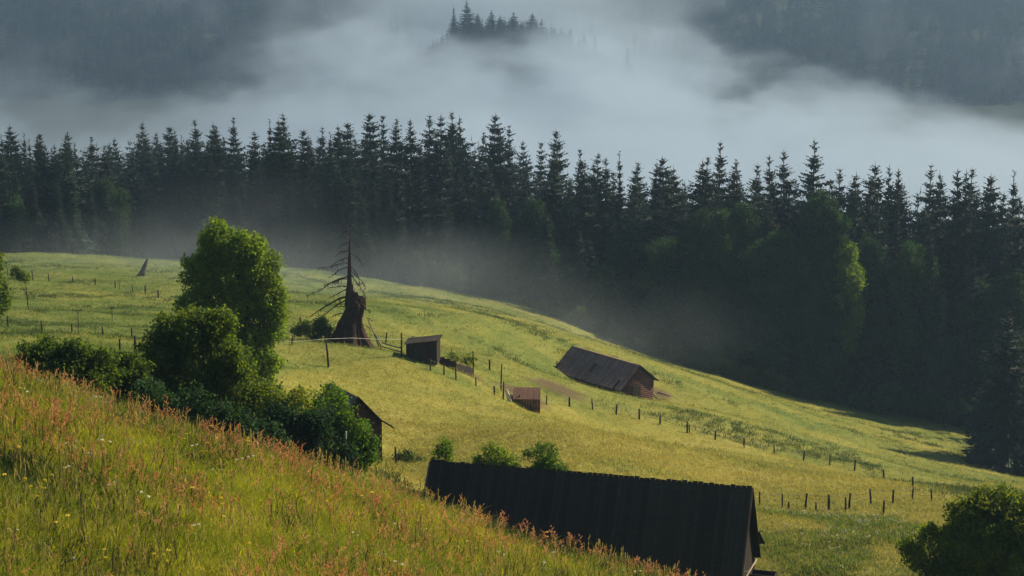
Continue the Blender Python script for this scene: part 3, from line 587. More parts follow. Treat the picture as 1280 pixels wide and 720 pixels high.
for k in range(22):
    px = 655 + k * 17 + random.uniform(-7, 7); u = (px - 640) / FOC; Y = float(np.interp(u, EDGE_U, EDGE_Y)) - random.uniform(.5, 5); hw = random.uniform(11, 22); hh = random.uniform(7, 20)
    b_ = h1(u * Y, Y); pyb = 360 - FOC * float(np.array([u * Y, Y, b_]) @ CU) / float(np.array([u * Y, Y, b_]) @ CF)
    leafy('edge_shrub', 'shrub', 'olive shrub in the ragged row along the forest foot behind the log barn', px, Y, [(px, pyb - hh * .6, hw * .7, hh * .7, 0), (px - hw * .5, pyb - hh * .3, hw * .5, hh * .5, 0), (px + hw * .5, pyb - hh * .35, hw * .5, hh * .6, 0)], .13, 15, M['shrubleaf'], .05, 200 + k, 'shrubs along the forest foot')
for (px, py, pb, lab, wx_) in [(1262, 384, 588, 'big dark spruce at the right edge of the meadow, closest of the forest', 1.5), (1240, 432, 580, 'smaller spruce with a skirt to the ground left of the big right-edge one', 1.6), (1292, 400, 590, 'broad spruce half cut off by the right edge', 1.5)]:
    b = ghit(px, pb, 120); spruce(b.x, b.y, at(px, py, b.y).z - b.z, lab, GR, wx=wx_)
# ------------------------------------------------------------------ gabled farm buildings
def frame_between(A, B):
    """root at ground below the middle of a ridge A->B (A left, B right); local x along ridge, y to the far side"""
    mid = (A + B) / 2; d = B - A; rz = math.atan2(d.y, d.x); return mid, rz, Vector((d.x, d.y)).length, d.z
def near_barn():
    A = at(538, 577, 91.0); B = at(940, 611, 86.5); mid, rz, L, dz = frame_between(A, B)
    w_, rise = 2.9, 4.35; zr = mid.z; eave = zr - rise; base = eave - 1.9
    o = empty('long_barn', (mid.x, mid.y, base), rz, 'long dark barn with a steep board roof behind the flowering slope', 'barn')
    zR = zr - base; hL = L / 2; zE = zR - rise
    sl_ = math.hypot(w_, rise); n = 62; pitch_ = L / n
    deck = MB()   # underlay of the roof so no light leaks through joints
    for sy in (-1, 1):
        deck.face([(-hL + .05, 0, zR - .06), (hL - .05, 0, zR - .06), (hL - .05, sy * w_ * .99, zE - .02), (-hL + .05, sy * w_ * .99, zE - .02)])
    deck.build('roof_underlay', M['darkwood'], o)
    vs = []
    for k in range(5):
        mb = MB(); ww = pitch_ * .93; ext = (.13, .08, .12, .09, .125)[k]; 
        # board runs from beyond the ridge down the slope
        d = Vector((0, -w_, -rise)).normalized(); nn = Vector((0, -rise, w_)).normalized(); s0 = -d * ext; s1 = d * (sl_ + .12 * (k % 2))
        th = .028
        for c in [((s0 + s1) / 2, (s1 - s0).length)]:
            Mx = Matrix((Vector((1, 0, 0)), d, Vector((1, 0, 0)).cross(d))).transposed()
            mb.box(c[0] + nn * (.02 + .002 * (k % 3)), (ww, c[1], th), Mx)
        vs.append(mb.mesh('roof_board', M['darkwood']))
    mb = MB(); d = Vector((0, w_, -rise)).normalized(); Mx = Matrix((Vector((1, 0, 0)), d, Vector((1, 0, 0)).cross(d))).transposed()
    nn = Vector((0, rise, w_)).normalized(); mb.box(d * sl_ * .5 + nn * .02, (pitch_ * .93, sl_, .028), Mx); fb = mb.mesh('roof_board', M['darkwood'])
    for i in range(n):
        x = -hL + (i + .5) * pitch_
        b_ = link('roof_board', random.choice(vs), o); b_.location = (x, 0, zR + random.uniform(-.012, .012)); b_.rotation_euler = (0, 0, random.gauss(0, .002))
        b_ = link('roof_board', fb, o); b_.location = (x, 0, zR + random.uniform(-.01, .01))
    mb = MB()
    # flared lean-to roof on the far side
    k0 = Vector((0, 1.85, zR - 2.78)); k1 = Vector((0, 3.75, zR - 3.98))
    dd = (k1 - k0); d = dd.normalized(); Mx = Matrix((Vector((1, 0, 0)), d, Vector((1, 0, 0)).cross(d))).transposed()
    lt = MB(); lt.box(dd / 2, (pitch_ * 1.9, dd.length, .035), Mx); ltm = lt.mesh('lean_to_board', M['darkwood'])
    for i in range(31):
        b_ = link('lean_to_board', ltm, o); b_.location = (-hL + (i + .5) * 2 * pitch_ + .15, k0.y, k0.z + .06 + random.uniform(-.01, .01))
    # gable planks both ends, walls of logs
    for sx in (-1, 1):
        xg = sx * (hL - .28); npl = 16; pl = 2 * (w_ - .25) / npl
        for i in range(npl):
            yc = -(w_ - .25) + (i + .5) * pl; top = zR - (abs(yc) + pl * .5) / w_ * rise - .05
            if top < .3: top = .3
            g = MB(); g.box((0, 0, top / 2), (.03, pl * .95, top)); b_ = g.build('gable_plank', M['darkwood'], o); b_.location = (xg + random.uniform(-.006, .006), yc, 0)
        for sy in (-1, 1):
            g = MB(); g.bar((sx * (hL + .02), 0, zR + .02), (sx * (hL + .02), sy * w_, zE), .03, .10, (1, 0, 0)); bo = g.build('verge_board', M['barnroof'] if sy < 0 else M['darkwood'], o)
    for i in range(9):
        for sy in (-1, 1):
            g = MB(); g.tube([(-hL + .2, sy * (w_ - .3), .12 + i * .21), (hL - .2, sy * (w_ - .3), .12 + i * .21)], .115, 8); g.build('wall_log', M['darkwood'], o, True)
    g = MB()
    for x in (hL - .4, hL - 5, -hL + 5, -hL + .4): g.tube([(x, 3.45, -.3), (x, 3.45, zR - 3.85)], .07, 6)
    g.build('lean_to_posts', M['darkwood'], o)
    return o, mid, rz, hL, zR, base
BARN, bm_, brz, bhL, bzR, bbase = near_barn()
def bl(x, y, z): return Matrix.Translation((bm_.x, bm_.y, bbase)) @ Matrix.Rotation(brz, 4, 'Z') @ Vector((x, y, z))
# pale pole leaning at the gable, trough under the lean-to
a_ = at(931, 724, 85.4); b2_ = at(946, 699, 86.3)
po = empty('leaning_pole', a_ - (b2_ - a_) * 1.6, 0, 'pale stripped pole leaning against the gable of the long dark barn', 'pole')
g = MB(); v_ = (b2_ - a_); g.tube([(0, 0, 0), tuple(v_ * 1.2), tuple(v_ * 2.6)], [.045, .04, .032], 7); g.build('shaft', M['pole'], po, True)
g = MB(); p_ = v_ * 2.0; g.tube([tuple(p_), tuple(p_ + Vector((-.55, .05, -.10)))], [.03, .018], 6); g.build('side_branch', M['pole'], po, True)
tr = empty('wooden_trough', at(954, 716, 88.2) + Vector((0, 0, -.5)), brz, 'dark wooden trough below the lean-to of the long barn', 'trough')
for (c_, d_, nm) in (((0, -.35, .25), (1.2, .05, .5), 'side_board'), ((0, .35, .25), (1.2, .05, .5), 'side_board'), ((-.6, 0, .25), (.05, .66, .5), 'end_board'), ((.6, 0, .25), (.05, .66, .5), 'end_board'), ((0, 0, .04), (1.15, .64, .05), 'bottom_board')):
    g = MB(); g.box(c_, d_); g.build(nm, M['darkwood'], tr)
for (x_, y_) in ((-.5, -.28), (.5, -.28), (-.5, .28), (.5, .28)):
    g = MB(); g.tube([(x_, y_, -2.2), (x_, y_, .02)], .05, 6); g.build('leg', M['darkwood'], tr)

def log_barn():
    A = at(716, 433, 213.5); B = at(800, 457, 206.0); mid, rz, L, dz = frame_between(A, B); w_, rise = 2.75, 2.0
    base = h1(mid.x, mid.y) - .15
    zA = A.z - base; zB = B.z - base; zR = lambda x: zA + (zB - zA) * (x / L + .5)
    gA, gB = 0, 0
    o = empty('log_barn', (mid.x, mid.y, base), rz, 'old brown log barn with a sagging grey board roof beside the forest', 'barn'); hL = L / 2
    for sy, nm in ((-1, 'near'), (1, 'far')):
        g = MB(); n = 34; 
        for i in range(n):
            x0 = -hL + i * L / n; xm = x0 + L / n / 2; sag = -.10 * math.sin(math.pi * (i + .5) / n) + random.uniform(-.025, .025)
            for r_ in range(3):
                t0, t1 = r_ / 3, (r_ + 1) / 3 + .03; off = .03 * (2 - r_)+random.uniform(0, .02)
                a = Vector((xm, sy * (w_ + .35) * t0, zR(xm) + sag - (rise + .25) * t0 + off)); c_ = Vector((xm + random.uniform(-.02, .02), sy * (w_ + .35) * t1, zR(xm) + sag - (rise + .25) * t1 + off))
                if random.random() < .985: g.bar(a, c_, L / n * .97, .03, Vector((0, sy * .6, .8)))
        ro = g.build('roof_slope', M['barnroof'], o); tag(ro, kind='stuff')
        g = MB(); g.face([(-hL + .1, 0, zR(-hL) - .15), (hL - .1, 0, zR(hL) - .15), (hL - .1, sy * w_, zR(hL) - rise - .2), (-hL + .1, sy * w_, zR(-hL) - rise - .2)]); g.build('roof_underlay', M['darkwood'], o)
    g = MB(); g.bar((-hL, 0, zR(-hL) + .05), (hL, 0, zR(hL) + .02), .22, .06); g.build('ridge_cap', M['barnroof'], o)
    for i in range(12):
        for sy in (-1, 1):
            g = MB(); z = -.6 + i * .28; zt = lambda x: min(z, zR(x) - rise - .15)
            g.tube([(-hL + .25, sy * w_ * .9, zR(-hL) - rise - .25 - i * .27), (hL - .25, sy * w_ * .9, zR(hL) - rise - .25 - i * .27)], .15, 7); g.build('wall_log', M['rustwood'], o, True)
    for sx in (-1, 1):
        xg = sx * (hL - .3); zr = zR(xg)
        for i in range(18):
            z = zr - .3 - i * .255; hw = min((zr - z) / rise * w_, w_ * .92) - .05
            g = MB(); g.tube([(xg, -hw, z), (xg, hw, z)], .14, 7); g.build('gable_log', M['rustwood'], o, True)
        for sy in (-1, 1):
            g = MB(); g.bar((sx * (hL + .03), 0, zR(sx * hL)), (sx * (hL + .03), sy * (w_ + .35), zR(sx * hL) - rise - .25), .05, .2, (1, 0, 0)); g.build('verge_board', M['darkwood'], o)
    g = MB()
    g.face([(hL - .12, -1.0, zR(hL) - 4.2), (hL - .12, .2, zR(hL) - 4.2), (hL - .12, .2, zR(hL) - 2.3), (hL - .12, -1.0, zR(hL) - 2.3)])
    g.box((hL - .13, -.4, zR(hL) - 3.25), (.08, 1.3, 2.0)); g.build('door', M['darkwood'], o)
    return o, mid, rz, hL, base, zR
LB, lm, lrz, lhL, lbase, lzR = log_barn()
def ll(x, y, z): return Matrix.Translation((lm.x, lm.y, lbase)) @ Matrix.Rotation(lrz, 4, 'Z') @ Vector((x, y, z))
def rock(name, loc, s, m_, seed, parent=None, label=None, cat=None, group=None):
    r = random.Random(seed); bm = bmesh.new(); bmesh.ops.create_icosphere(bm, subdivisions=2, radius=1)
    for v in bm.verts: v.co *= 1 + r.uniform(-.16, .16); v.co.x *= s[0]; v.co.y *= s[1]; v.co.z *= s[2]
    me = bpy.data.meshes.new(name); bm.to_mesh(me); bm.free(); me.materials.append(m_); o = link(name, me, parent); o.location = loc; tag(o, label, cat, group); return o
for k, (px, py, s) in enumerate([(790,490,.34),(795,492,.40),(801,491,.42),(806,492,.32),(797,486,.28),(803,486,.26)]):
    gp_ = ghit(px, py + 3, 150); q = at(px, py, gp_.y - .2); gz = h1(q.x, q.y)
    rock('boulder', (q.x, q.y, max(gz + .1, q.z)), (s, s * .9, s * .8), M['stone'], 80 + k, None, ['pale boulder at the left of the heap by the log barn gable', 'middle pale boulder of the heap by the log barn gable', 'largest pale boulder heaped before the log barn gable', 'pale boulder at the right of the heap by the log barn gable', 'small pale stone on top left of the heap by the log barn', 'small pale stone on top right of the heap by the log barn'][k], 'boulder', 'stone heap at the log barn')
# timbers and ladder in front of log barn
lp = ghit(776, 492, 150); la = empty('hay_rack', lp, lrz, 'small timber rack leaning in front of the log barn', 'rack')
for x_ in (-.45, .45):
    g = MB(); g.tube([(x_, 0, -.2), (x_, .25, 1.35)], .05, 6); g.build('upright', M['greywood'], la)
for z_ in (.3, .65, 1.0):
    g = MB(); g.tube([(-.6, .06 + z_ * .18, z_), (.6, .06 + z_ * .18, z_)], .04, 6); g.build('rung', M['greywood'], la)
for k, (pa, pb, lab) in enumerate([((812, 487), (822, 500), 'pale log lying on the bare bank right of the log barn'), ((822, 492), (838, 496), 'thin fallen pole on the bare bank right of the log barn')]):
    a_, b2_ = ghit(*pa, 150), ghit(*pb, 150); fo = MB(); d = b2_ - a_; fo.tube([(0, 0, .12), tuple(d * .5 + Vector((0, 0, .14))), tuple(d + Vector((0, 0, .1)))], [.09, .08, .06], 7)
    o = fo.build('fallen_log', M['pole'], None, True); o.location = a_; tag(o, lab, 'log')

def hut():
    A = at(395, 488, 104.0); B = at(448, 497, 101.2); mid, rz, L, dz = frame_between(A, B)
    rz -= R(14); w_, rise = 1.35, 1.45; base = h1(B.x, B.y) - .1; Mz = Matrix.Rotation(rz, 4, 'Z'); org = B - (Mz @ Vector((L / 2, 0, 0)))
    o = empty('small_hut', (org.x, org.y, base), rz, 'little brown hut with a flared eave peeking out behind the bushes', 'hut'); hL = L / 2; zR = B.z - base
    for sy in (-1, 1):
        n = 12
        for i in range(n):
            g = MB(); x = -hL + (i + .5) * L / n; g.bar((x, 0, zR), (x, sy * w_, zR - rise), L / n * .94, .03, (0, sy * .7, .7)); g.build('roof_board', M['greywood'] if sy < 0 else M['darkwood'], o)
            g = MB(); g.bar((x, sy * (w_ - .28), zR - rise + .20), (x, sy * (w_ + .72), zR - rise - .48), L / n * .94, .07, (0, sy * .5, .8)); g.build('eave_board', M['greywood'], o)
    for i in range(9):
        pl = 2 * (w_ + .1) / 9; yc = -(w_ + .1) + (i + .5) * pl; top = zR - max(0, abs(yc) - 0) / w_ * rise - .06
        for sx in (-1, 1):
            g = MB(); g.box((sx * (hL - .22), yc, (top - .5) / 2), (.03, pl * .95, top + .5)); g.build('gable_plank', M['rustwood'], o)
    for sy in (-1, 1):
        g = MB(); g.box((0, sy * (w_ + .1), (zR - rise) / 2 - .3), (L - .5, .1, zR - rise + .5)); g.build('side_wall', M['rustwood'], o)
        g = MB(); g.bar((hL + .02, 0, zR + .02), (hL + .02, sy * w_, zR - rise), .05, .12, (1, 0, 0)); g.bar((hL + .023, sy * (w_ - .26), zR - rise + .16), (hL + .023, sy * (w_ + .72), zR - rise - .52), .05, .22, (1, 0, 0)); g.build('verge_board', M['darkwood'], o)
hut()
def shed():
    """open-fronted mono-pitch shed next to the tall post"""
    bl_ = ghit(509, 447, 120); br_ = at(549, 447, bl_.y - .3); s = bl_.y / FOC; W = 40 * s; D = 2.0; base = min(bl_.z, br_.z) - .25
    rz = R(-6); o = empty('field_shed', (bl_.x + W / 2, bl_.y + D / 2, base), rz, 'small dark shed with a slanting flat roof in the middle of the meadow', 'shed')
    hl, hr = 17 * s + .25, 22.5 * s + .25
    n = 11
    for i in range(n):
        x = -W / 2 + (i + .5) * W / n; h = hl + (hr - hl) * (i + .5) / n
        for yy in (-D / 2, D / 2):
            g = MB(); g.box((x, yy + random.uniform(-.006, .006), h / 2 - .2), (W / n * .95, .03, h + .3)); g.build('wall_plank', M['darkwood'] if i % 4 else M['deadbark'], o)
    for i in range(8):
        y = -D / 2 + (i + .5) * D / 8
        for x, h in ((-W / 2 + .02, hl), (W / 2 - .02, hr)):
            g = MB(); g.box((x, y, h / 2 - .2), (.03, D / 8 * .95, h + .3)); g.build('side_plank', M['darkwood'], o)
    for i in range(8):
        y = -D / 2 - .2 + (i + .5) * (D + .4) / 8
        g = MB(); g.bar((-W / 2 - .15, y, hl + .03), (W / 2 + .2, y, hr + .05), (D + .4) / 8 * .97, .04); g.build('roof_board', M['darkwood'], o)
    g = MB(); g.box((-.2, -D / 2 - .035, .75), (.75, .03, 1.2)); g.build('door', M['darkwood'], o)
shed()
def plank_wall(name, label, cat, pts, hpx, m_, nseg, thick=.04):
    P0 = [ghit(a, b_, 120) for a, b_ in pts]; o = empty(name, P0[0], 0, label, cat)
    tot = [(P0[i + 1] - P0[i]).length for i in range(len(P0) - 1)]
    for i in range(len(P0) - 1):
        n = max(2, int(nseg * tot[i] / sum(tot)))
        for k in range(n):
            a = P0[i].lerp(P0[i + 1], (k + .03) / n); b2 = P0[i].lerp(P0[i + 1], (k + .97) / n); h = hpx * a.y / FOC * random.uniform(.9, 1.08); c_ = (a + b2) / 2 - P0[0]
            d = b2 - a; rz = math.atan2(d.y, d.x); g = MB(); g.box((c_.x, c_.y, c_.z + h / 2 - .2), (d.length, thick, h + .4), Matrix.Rotation(rz, 3, 'Z')); g.build('plank', m_, o)
    return o
plank_wall('plank_fence', 'low dark plank wall running down the slope from the shed', 'plank wall', [(549, 455), (570, 464), (592, 471)], 11, M['darkwood'], 18)
# low brown roof behind the fence
def low_roof():
    p0 = ghit(641, 503, 120); p1 = ghit(674, 503, 120); s = p0.y / FOC; W = (p1.x - p0.x); o = empty('sunken_shelter', (p0.x + W / 2, p0.y + .2, max(p0.z, p1.z) - .62), R(-2), 'low reddish brown board shelter behind the fence corner', 'shelter')
    for i in range(10):
        x = -W / 2 + (i + .5) * W / 10; g = MB(); g.bar((x, -.15, .85), (x, 2.2, 1.35), W / 10 * .95, .04); g.build('roof_board', M['rustwood'], o)
    for i in range(10):
        x = -W / 2 + (i + .5) * W / 10; g = MB(); g.box((x, 0, .01 * (i % 3) - .1), (W / 10 * .94, .04, 1.9)); g.build('front_plank', M['rustwood'], o)
    for sx in (-1, 1):
        g = MB(); g.face([(sx * W / 2, 0, -.5), (sx * W / 2, 2.1, -.5), (sx * W / 2, 2.1, 1.3), (sx * W / 2, 0, .84)]); g.build('side_wall', M['rustwood'], o)
low_roof()
# white cloth sack hung on fence corner
cp_ = ghit(637, 502, 120); g = MB(); hh_ = 17 * cp_.y / FOC
rows = 7
for i in range(rows):
    for k in range(4):
        def q_(a, b_): u_ = a / 4 - .5; v_ = b_ / rows; return (.42 * u_ * (1 - .5 * v_) - .28 * v_ + .03 * math.sin(b_ * 2), .05 * math.sin(a * 2.1 + b_), hh_ * v_)
        g.face([q_(k, i), q_(k + 1, i), q_(k + 1, i + 1), q_(k, i + 1)])
o = g.build('cloth_sheet', M['cloth'], None, True); o.location = cp_ + Vector((0, -.15, 0)); tag(o, 'white cloth sheet hanging on the fence beside the low brown shelter', 'cloth')
sm = o.modifiers.new('s', 'SOLIDIFY'); sm.thickness = .02

# ------------------------------------------------------------------ dead spruce with flared base
def dead_tree():
    b = ghit(440, 431, 120); s = b.y / FOC; o = empty('dead_spruce', b, 0, 'huge dead spruce with a flared hollow base and bare drooping branches', 'dead tree')
    r = random.Random(3); X = lambda px: (px - 440) * s; Z = lambda py: (431 - py) * s
    # flared butt: outline left/right per height
    prof = [(440,398,474),(433,403,468),(426,407,463),(418,414,459),(410,419,456),(402,422,454),(394,427,454),(387,431,456),(380,434,458),(374,434,452),(368,434,445),(362,435,443),(354,436,442)]
    g = MB(); n = 44; ringv = []; FL = [r.uniform(-.13, .10) for _ in range(44)]
    for (py, l, rr_) in prof:
        cx = (X(l) + X(rr_)) / 2; rx = (X(rr_) - X(l)) / 2; ring = []
        for k in range(n):
            a = 2 * math.pi * k / n; f_ = 1 + FL[k] + r.uniform(-.06, .06); ring.append((cx + rx * math.cos(a) * (1 if abs(math.cos(a)) > .9 else f_), rx * .85 * math.sin(a) * f_, Z(py)))
        ringv.append(ring)
    for i in range(len(ringv) - 1):
        for k in range(n): g.face([ringv[i][k], ringv[i][(k + 1) % n], ringv[i + 1][(k + 1) % n], ringv[i + 1][k]])
    g.face(ringv[-1])
    for k in range(16):
        q = Vector(ringv[-3 - k % 3][r.randrange(n)]); g.tube([q - Vector((0, 0, .4)), q + Vector((r.uniform(-.1, .12), r.uniform(-.1, .1), r.uniform(.2, .75)))], [.11, .015], 4)
    for k in range(46):      # splintered edges standing off the shell
        i_ = r.randrange(2, len(ringv)); q = Vector(ringv[i_][r.randrange(n)]); g.tube([q - Vector((q.x * .1, 0, r.uniform(.3, .8))), q + Vector((r.uniform(-.15, .15), r.uniform(-.1, .1), r.uniform(.15, .55)))], [.07, .012], 4)
    g.build('flared_base', M['deadbark'], o)
    g = MB(); g.tube([(X(437), 0, Z(380)), (X(438), 0, Z(350)), (X(438.5), 0, Z(325)), (X(439), 0, Z(305)), (X(440), 0, Z(290)), (X(440.5), 0, Z(276))], [.42, .22, .14, .08, .04, .015], 9); g.build('trunk', M['deadbark'], o, True)
    rock('broken_burl', (X(453), .1, Z(374)), (.36, .34, .48), M['deadbark'], 5, o); rock('broken_burl', (X(446), -.1, Z(368)), (.3, .3, .4), M['deadbark'], 6, o)
    BR = [((437,342),(415,350),(383,368),.07),((437,345),(420,348),(405,352),.05),((436,358),(420,366),(410,372),.05),((436,368),(415,376),(388,393),.10),((436,371),(418,381),(395,398),.06),((437,356),(425,354),(412,356),.05),
          ((434,382),(426,381),(418,382),.05),((432,390),(420,391),(414,395),.05),((441,340),(450,352),(462,371),.05),((441,330),(448,340),(452,356),.04),((441,335),(455,350),(458,360),.03),((438,330),(425,334),(412,344),.045),
          ((438,318),(424,322),(414,330),.04),((438,308),(428,310),(420,317),.035),((440,312),(450,318),(456,330),.035),((438,298),(430,300),(424,306),.03),((440,295),(448,299),(452,308),.03),((437,325),(420,327),(400,330),.03),((439,282),(433,284),(429,290),.025),((440,276),(446,280),(449,288),.025),
          ((458,385),(463,384),(465,387),.035),((459,396),(464,397),(466,401),.03),((457,405),(463,407),(465,411),.03)]
    for k, (a, m_, e, rd) in enumerate(BR):
        dy = r.uniform(-.8, .8); p0 = Vector((X(a[0]), 0, Z(a[1]))); p1 = Vector((X(m_[0]), dy * .5, Z(m_[1]))); p2 = Vector((X(e[0]), dy, Z(e[1])))
        g = MB(); j1 = p0.lerp(p1, .5) + Vector((0, r.uniform(-.1, .1), r.uniform(-.12, .14))); j2 = p1.lerp(p2, .5) + Vector((r.uniform(-.1, .1), 0, r.uniform(-.16, .12))); g.tube([p0, j1, p1, j2, p2], [rd, rd * .85, rd * .65, rd * .45, rd * .2], 6); L_ = (p2 - p0).length
        for t_ in range(int(L_ * 10)):
            f_ = r.uniform(.2, 1); q = p0.lerp(p1, f_ * 2) if f_ < .5 else p1.lerp(p2, f_ * 2 - 1)
            e_ = q + Vector((r.uniform(-.35, .2), r.uniform(-.3, .3), r.uniform(-.40, .05))) * (.5 + .4 * L_ / 3); g.tube([q, e_], [.02, .008], 4, False)
        g.build('branch', M['deadbark'], o)
dead_tree()
for k, (a, b_, lab) in enumerate([((463, 408), (478, 436), 'long pole leaning against the right side of the dead spruce'), ((460, 400), (474, 434), 'thinner pole leaning steeply on the dead spruce')]):
    bt = ghit(b_[0], b_[1], 120); tp_ = at(a[0], a[1], bt.y); g = MB(); d = tp_ - bt; g.tube([(0, 0, -.1), tuple(d * .5 + Vector((.08, 0, 0))), tuple(d)], [.07, .06, .05], 7); o = g.build('leaning_pole', M['pole' if k == 0 else 'greywood'], None, True); o.location = bt; tag(o, lab, 'pole', 'poles on the dead spruce')
# leaning snag upper left
b = ghit(176, 345, 120); s = b.y / FOC; o = empty('leaning_snag', b, 0, 'short leaning dead trunk standing in the misty upper meadow', 'tree stump')
g = MB(); g.tube([(0, 0, -.2), (.3 * 1, 0, 6 * s), (6 * s, 0, 14 * s), (10.5 * s, 0, 23 * s)], [.48, .38, .28, .16], 9); g.build('trunk', M['greywood'], o, True)
g = MB(); g.tube([(-.4, 0, -.1), (.1, 0, .8)], [.2, .1], 6); g.build('root', M['greywood'], o, True)

# ------------------------------------------------------------------ fences
def fence(label, posts, wire=True, y0=95, thick=.075, name='wire_fence', link_all=True):
    P_ = [(ghit(a, b_, y0), h) for a, b_, h in posts]; o = empty(name, P_[0][0], 0, label, 'fence'); tops = []
    for (p, hpx) in P_:
        h = max(.5, hpx * p.y / FOC); r_ = thick * random.uniform(.8, 1.3); lx, ly = random.gauss(0, .05) * h, random.gauss(0, .05) * h
        g = MB(); g.tube([(0, 0, -.4), (lx * .5, ly * .5, h * .5), (lx, ly, h)], [r_, r_ * .95, r_ * .8], 7); b_ = g.build('post', M['post'], o, True); b_.location = p - P_[0][0]
        tops.append((p - P_[0][0], Vector((lx, ly, h))))
    if wire:
        for f_ in (.9, .5):
            g = MB()
            for i in range(len(tops) - 1):
                a = tops[i][0] + tops[i][1] * f_; b_ = tops[i + 1][0] + tops[i + 1][1] * f_
                if (a - b_).length > 16: continue
                g.tube([a, (a + b_) / 2 - Vector((0, 0, .04)), b_], .011, 4, False)
            if g.f: g.build('wire', M['wire'], o)
    return o
fence('upper left fence of thin posts crossing below the leaning dead trunk', [(10,345,9),(41,350,13),(61,351,9),(91,353,8),(119,356,8),(144,360,9),(166,364,9),(182,367,9),(198,372,10)])
fence('lower left fence of dark posts above the hedge', [(10,408,14),(52,414,14),(90,417,13),(129,420,13),(165,423,14),(212,424,12)])
fence('short tall-post fence piece left of the bright topped bush', [(150,438,15),(169,441,22)])
fence('fence behind the dead spruce and the shed', [(345,398,8),(376,406,10),(394,412,10),(482,429,14),(517,432,12),(565,450,15),(612,463,14),(696,461,10)])
fence('fence posts along the front of the dead spruce up to the shed', [(365,431,12),(411,459,36),(502,447,32)], False, thick=.075)
fence('front fence curving down from the shed to the far right of the meadow', [(538,463,15),(555,469,14),(570,476,17),(595,483,12),(618,494,12),(629,500,24),(649,505,12),(668,506,12),(683,506,12),(712,509,13),(741,513,15),(770,519,14),(799,525,14),(825,531,13),(859,541,15),(862,542,12),(894,550,12),(930,560,14),(968,568,13),(1004,576,13),(1037,582,14),(1068,589,15),(1105,599,13),(1141,609,14)])
fence('pair of tall poles at the fence corner by the brown shelter', [(592,466,28),(626,489,36)], False, thick=.075)
fence('near fence of sturdy posts right of the dark barn, its back line', [(949,634,21),(978,636,20),(1006,637,22),(1036,638,21),(1061,636,21),(1089,631,21),(1116,631,20),(1140,626,18),(1165,628,18)], thick=.07)
fence('shorter posts in front of the near right fence', [(986,639,12),(1020,639,12),(1057,640,19),(1104,645,20)], False)
fence('single fence post between the hut and the barn roof', [(496,582,25)], False, thick=.07)
# white tape strung past dead spruce
pt = [at(px, py, y_) for px, py, y_ in ((330, 425, 148), (365, 427, 148), (411, 423.5, ghit(411, 459, 95).y - .1), (440, 422.5, 151), (470, 424, 153), (502, 424, ghit(502, 447, 95).y - .1))]
g = MB(); q0 = pt[0]; g.tube([p - q0 for p in pt], .009, 4, False); o = g.build('fence_tape', M['tape'], None); o.location = q0; tag(o, 'white electric fence tape strung in front of the dead spruce', 'fence tape')
pt = [ghit(px, py, 95) for px, py in ((478, 436), (492, 440), (503, 443))]
g = MB(); q0 = pt[0].copy(); g.tube([p - q0 + Vector((0, 0, .45)) for p in pt], .07, 6); g.tube([p - q0 + Vector((0, .3, .15)) for p in pt], .06, 6); 
o = empty('pole_rail', q0, 0, 'two pale rails from the dead spruce to the tall post by the shed', 'rail'); 
for dz_, r_ in ((.5, .06), (.18, .055)):
    g = MB(); g.tube([p - q0 + Vector((0, 0, dz_)) for p in pt], r_, 6); g.build('rail', M['greywood'], o, True)
# whitened stake in the hedge before the hut
sp_ = at(432, 541, 78); g = MB(); g.tube([(0, 0, -1.6), (0, 0, -.25)], .022, 6); o = empty('marker_stake', sp_, 0, 'thin stake with a white tip standing before the hedge', 'stake'); g.build('shaft', M['greywood'], o); g = MB(); g.tube([(0, 0, -.25), (.02, 0, .05)], [.04, .03], 7); g.build('white_tip', M['cloth'], o)
# bare saplings in the left meadow
for k, (px, py, hp) in enumerate([(98, 417, 30), (149, 362, 12), (182, 367, 13), (140, 402, 22)]):
    b = ghit(px, py, 95); h = hp * b.y / FOC; r = random.Random(k); o = empty('bare_sapling', b, 0, ['tall thin bare sapling in the lower left meadow', 'forked bare sapling between the upper fence posts', 'thin bare sapling beside the last upper fence posts', 'spindly bare sapling in the middle of the left meadow'][k], 'sapling', 'bare saplings in the left meadow')
    g = MB(); g.tube([(0, 0, -.2), (.05, 0, h * .5), (0, 0, h)], [.035, .025, .01], 5); g.build('stem', M['post'], o)
    g = MB()
    for j in range(12):
        z_ = h * r.uniform(.25, .95); a = r.uniform(0, 6.28); l_ = h * .22; g.tube([(0, 0, z_), (l_ * math.cos(a), l_ * math.sin(a), z_ + l_ * .8)], [.014, .006], 4, False)
    g.build('twigs', M['post'], o)

# ------------------------------------------------------------------ far wooded spur, fog, haze

def far_spruce(px, py, Y, label, wx=1.0, group='spruces of the wooded spur in the fog'):
    top = at(px, py, Y); zb = h1(top.x, Y); h = max(top.z - zb, 9)
    o = empty('spruce_tree', (top.x, Y, zb), 0, label, 'spruce tree', group); s_ = h / 22; o.scale = (s_ * wx, s_ * wx, s_); lean_rot(o)
    v = random.randrange(9); link('trunk', SPR[v][0], o); link('crown', SPR[v][1], o)
for (px, py) in [(567,8),(585,0),(598,17),(615,12),(625,19),(642,15),(655,28),(665,16),(678,24),(692,35),(713,35),(732,42),(745,46),(784,58)]:
    lab = {(585,0): 'tallest fog-veiled spruce at the left end of the wooded spur', (642,15): 'pointed spruce in the middle of the foggy spur', (784,58): 'lone small spruce tip in fog right of the spur', (732,42): 'thin spruce near the low right end of the foggy spur'}.get((px, py), 'spruce standing on the foggy wooded spur above the forest')
    far_spruce(px, py, 1290 + random.uniform(-15, 15), lab, 1.5)
n = 1700; x = rng.uniform(-115, 110, n); y = rng.uniform(1250, 1370, n); keep = rng.random(n) < 1.1; x, y = x[keep], y[keep]
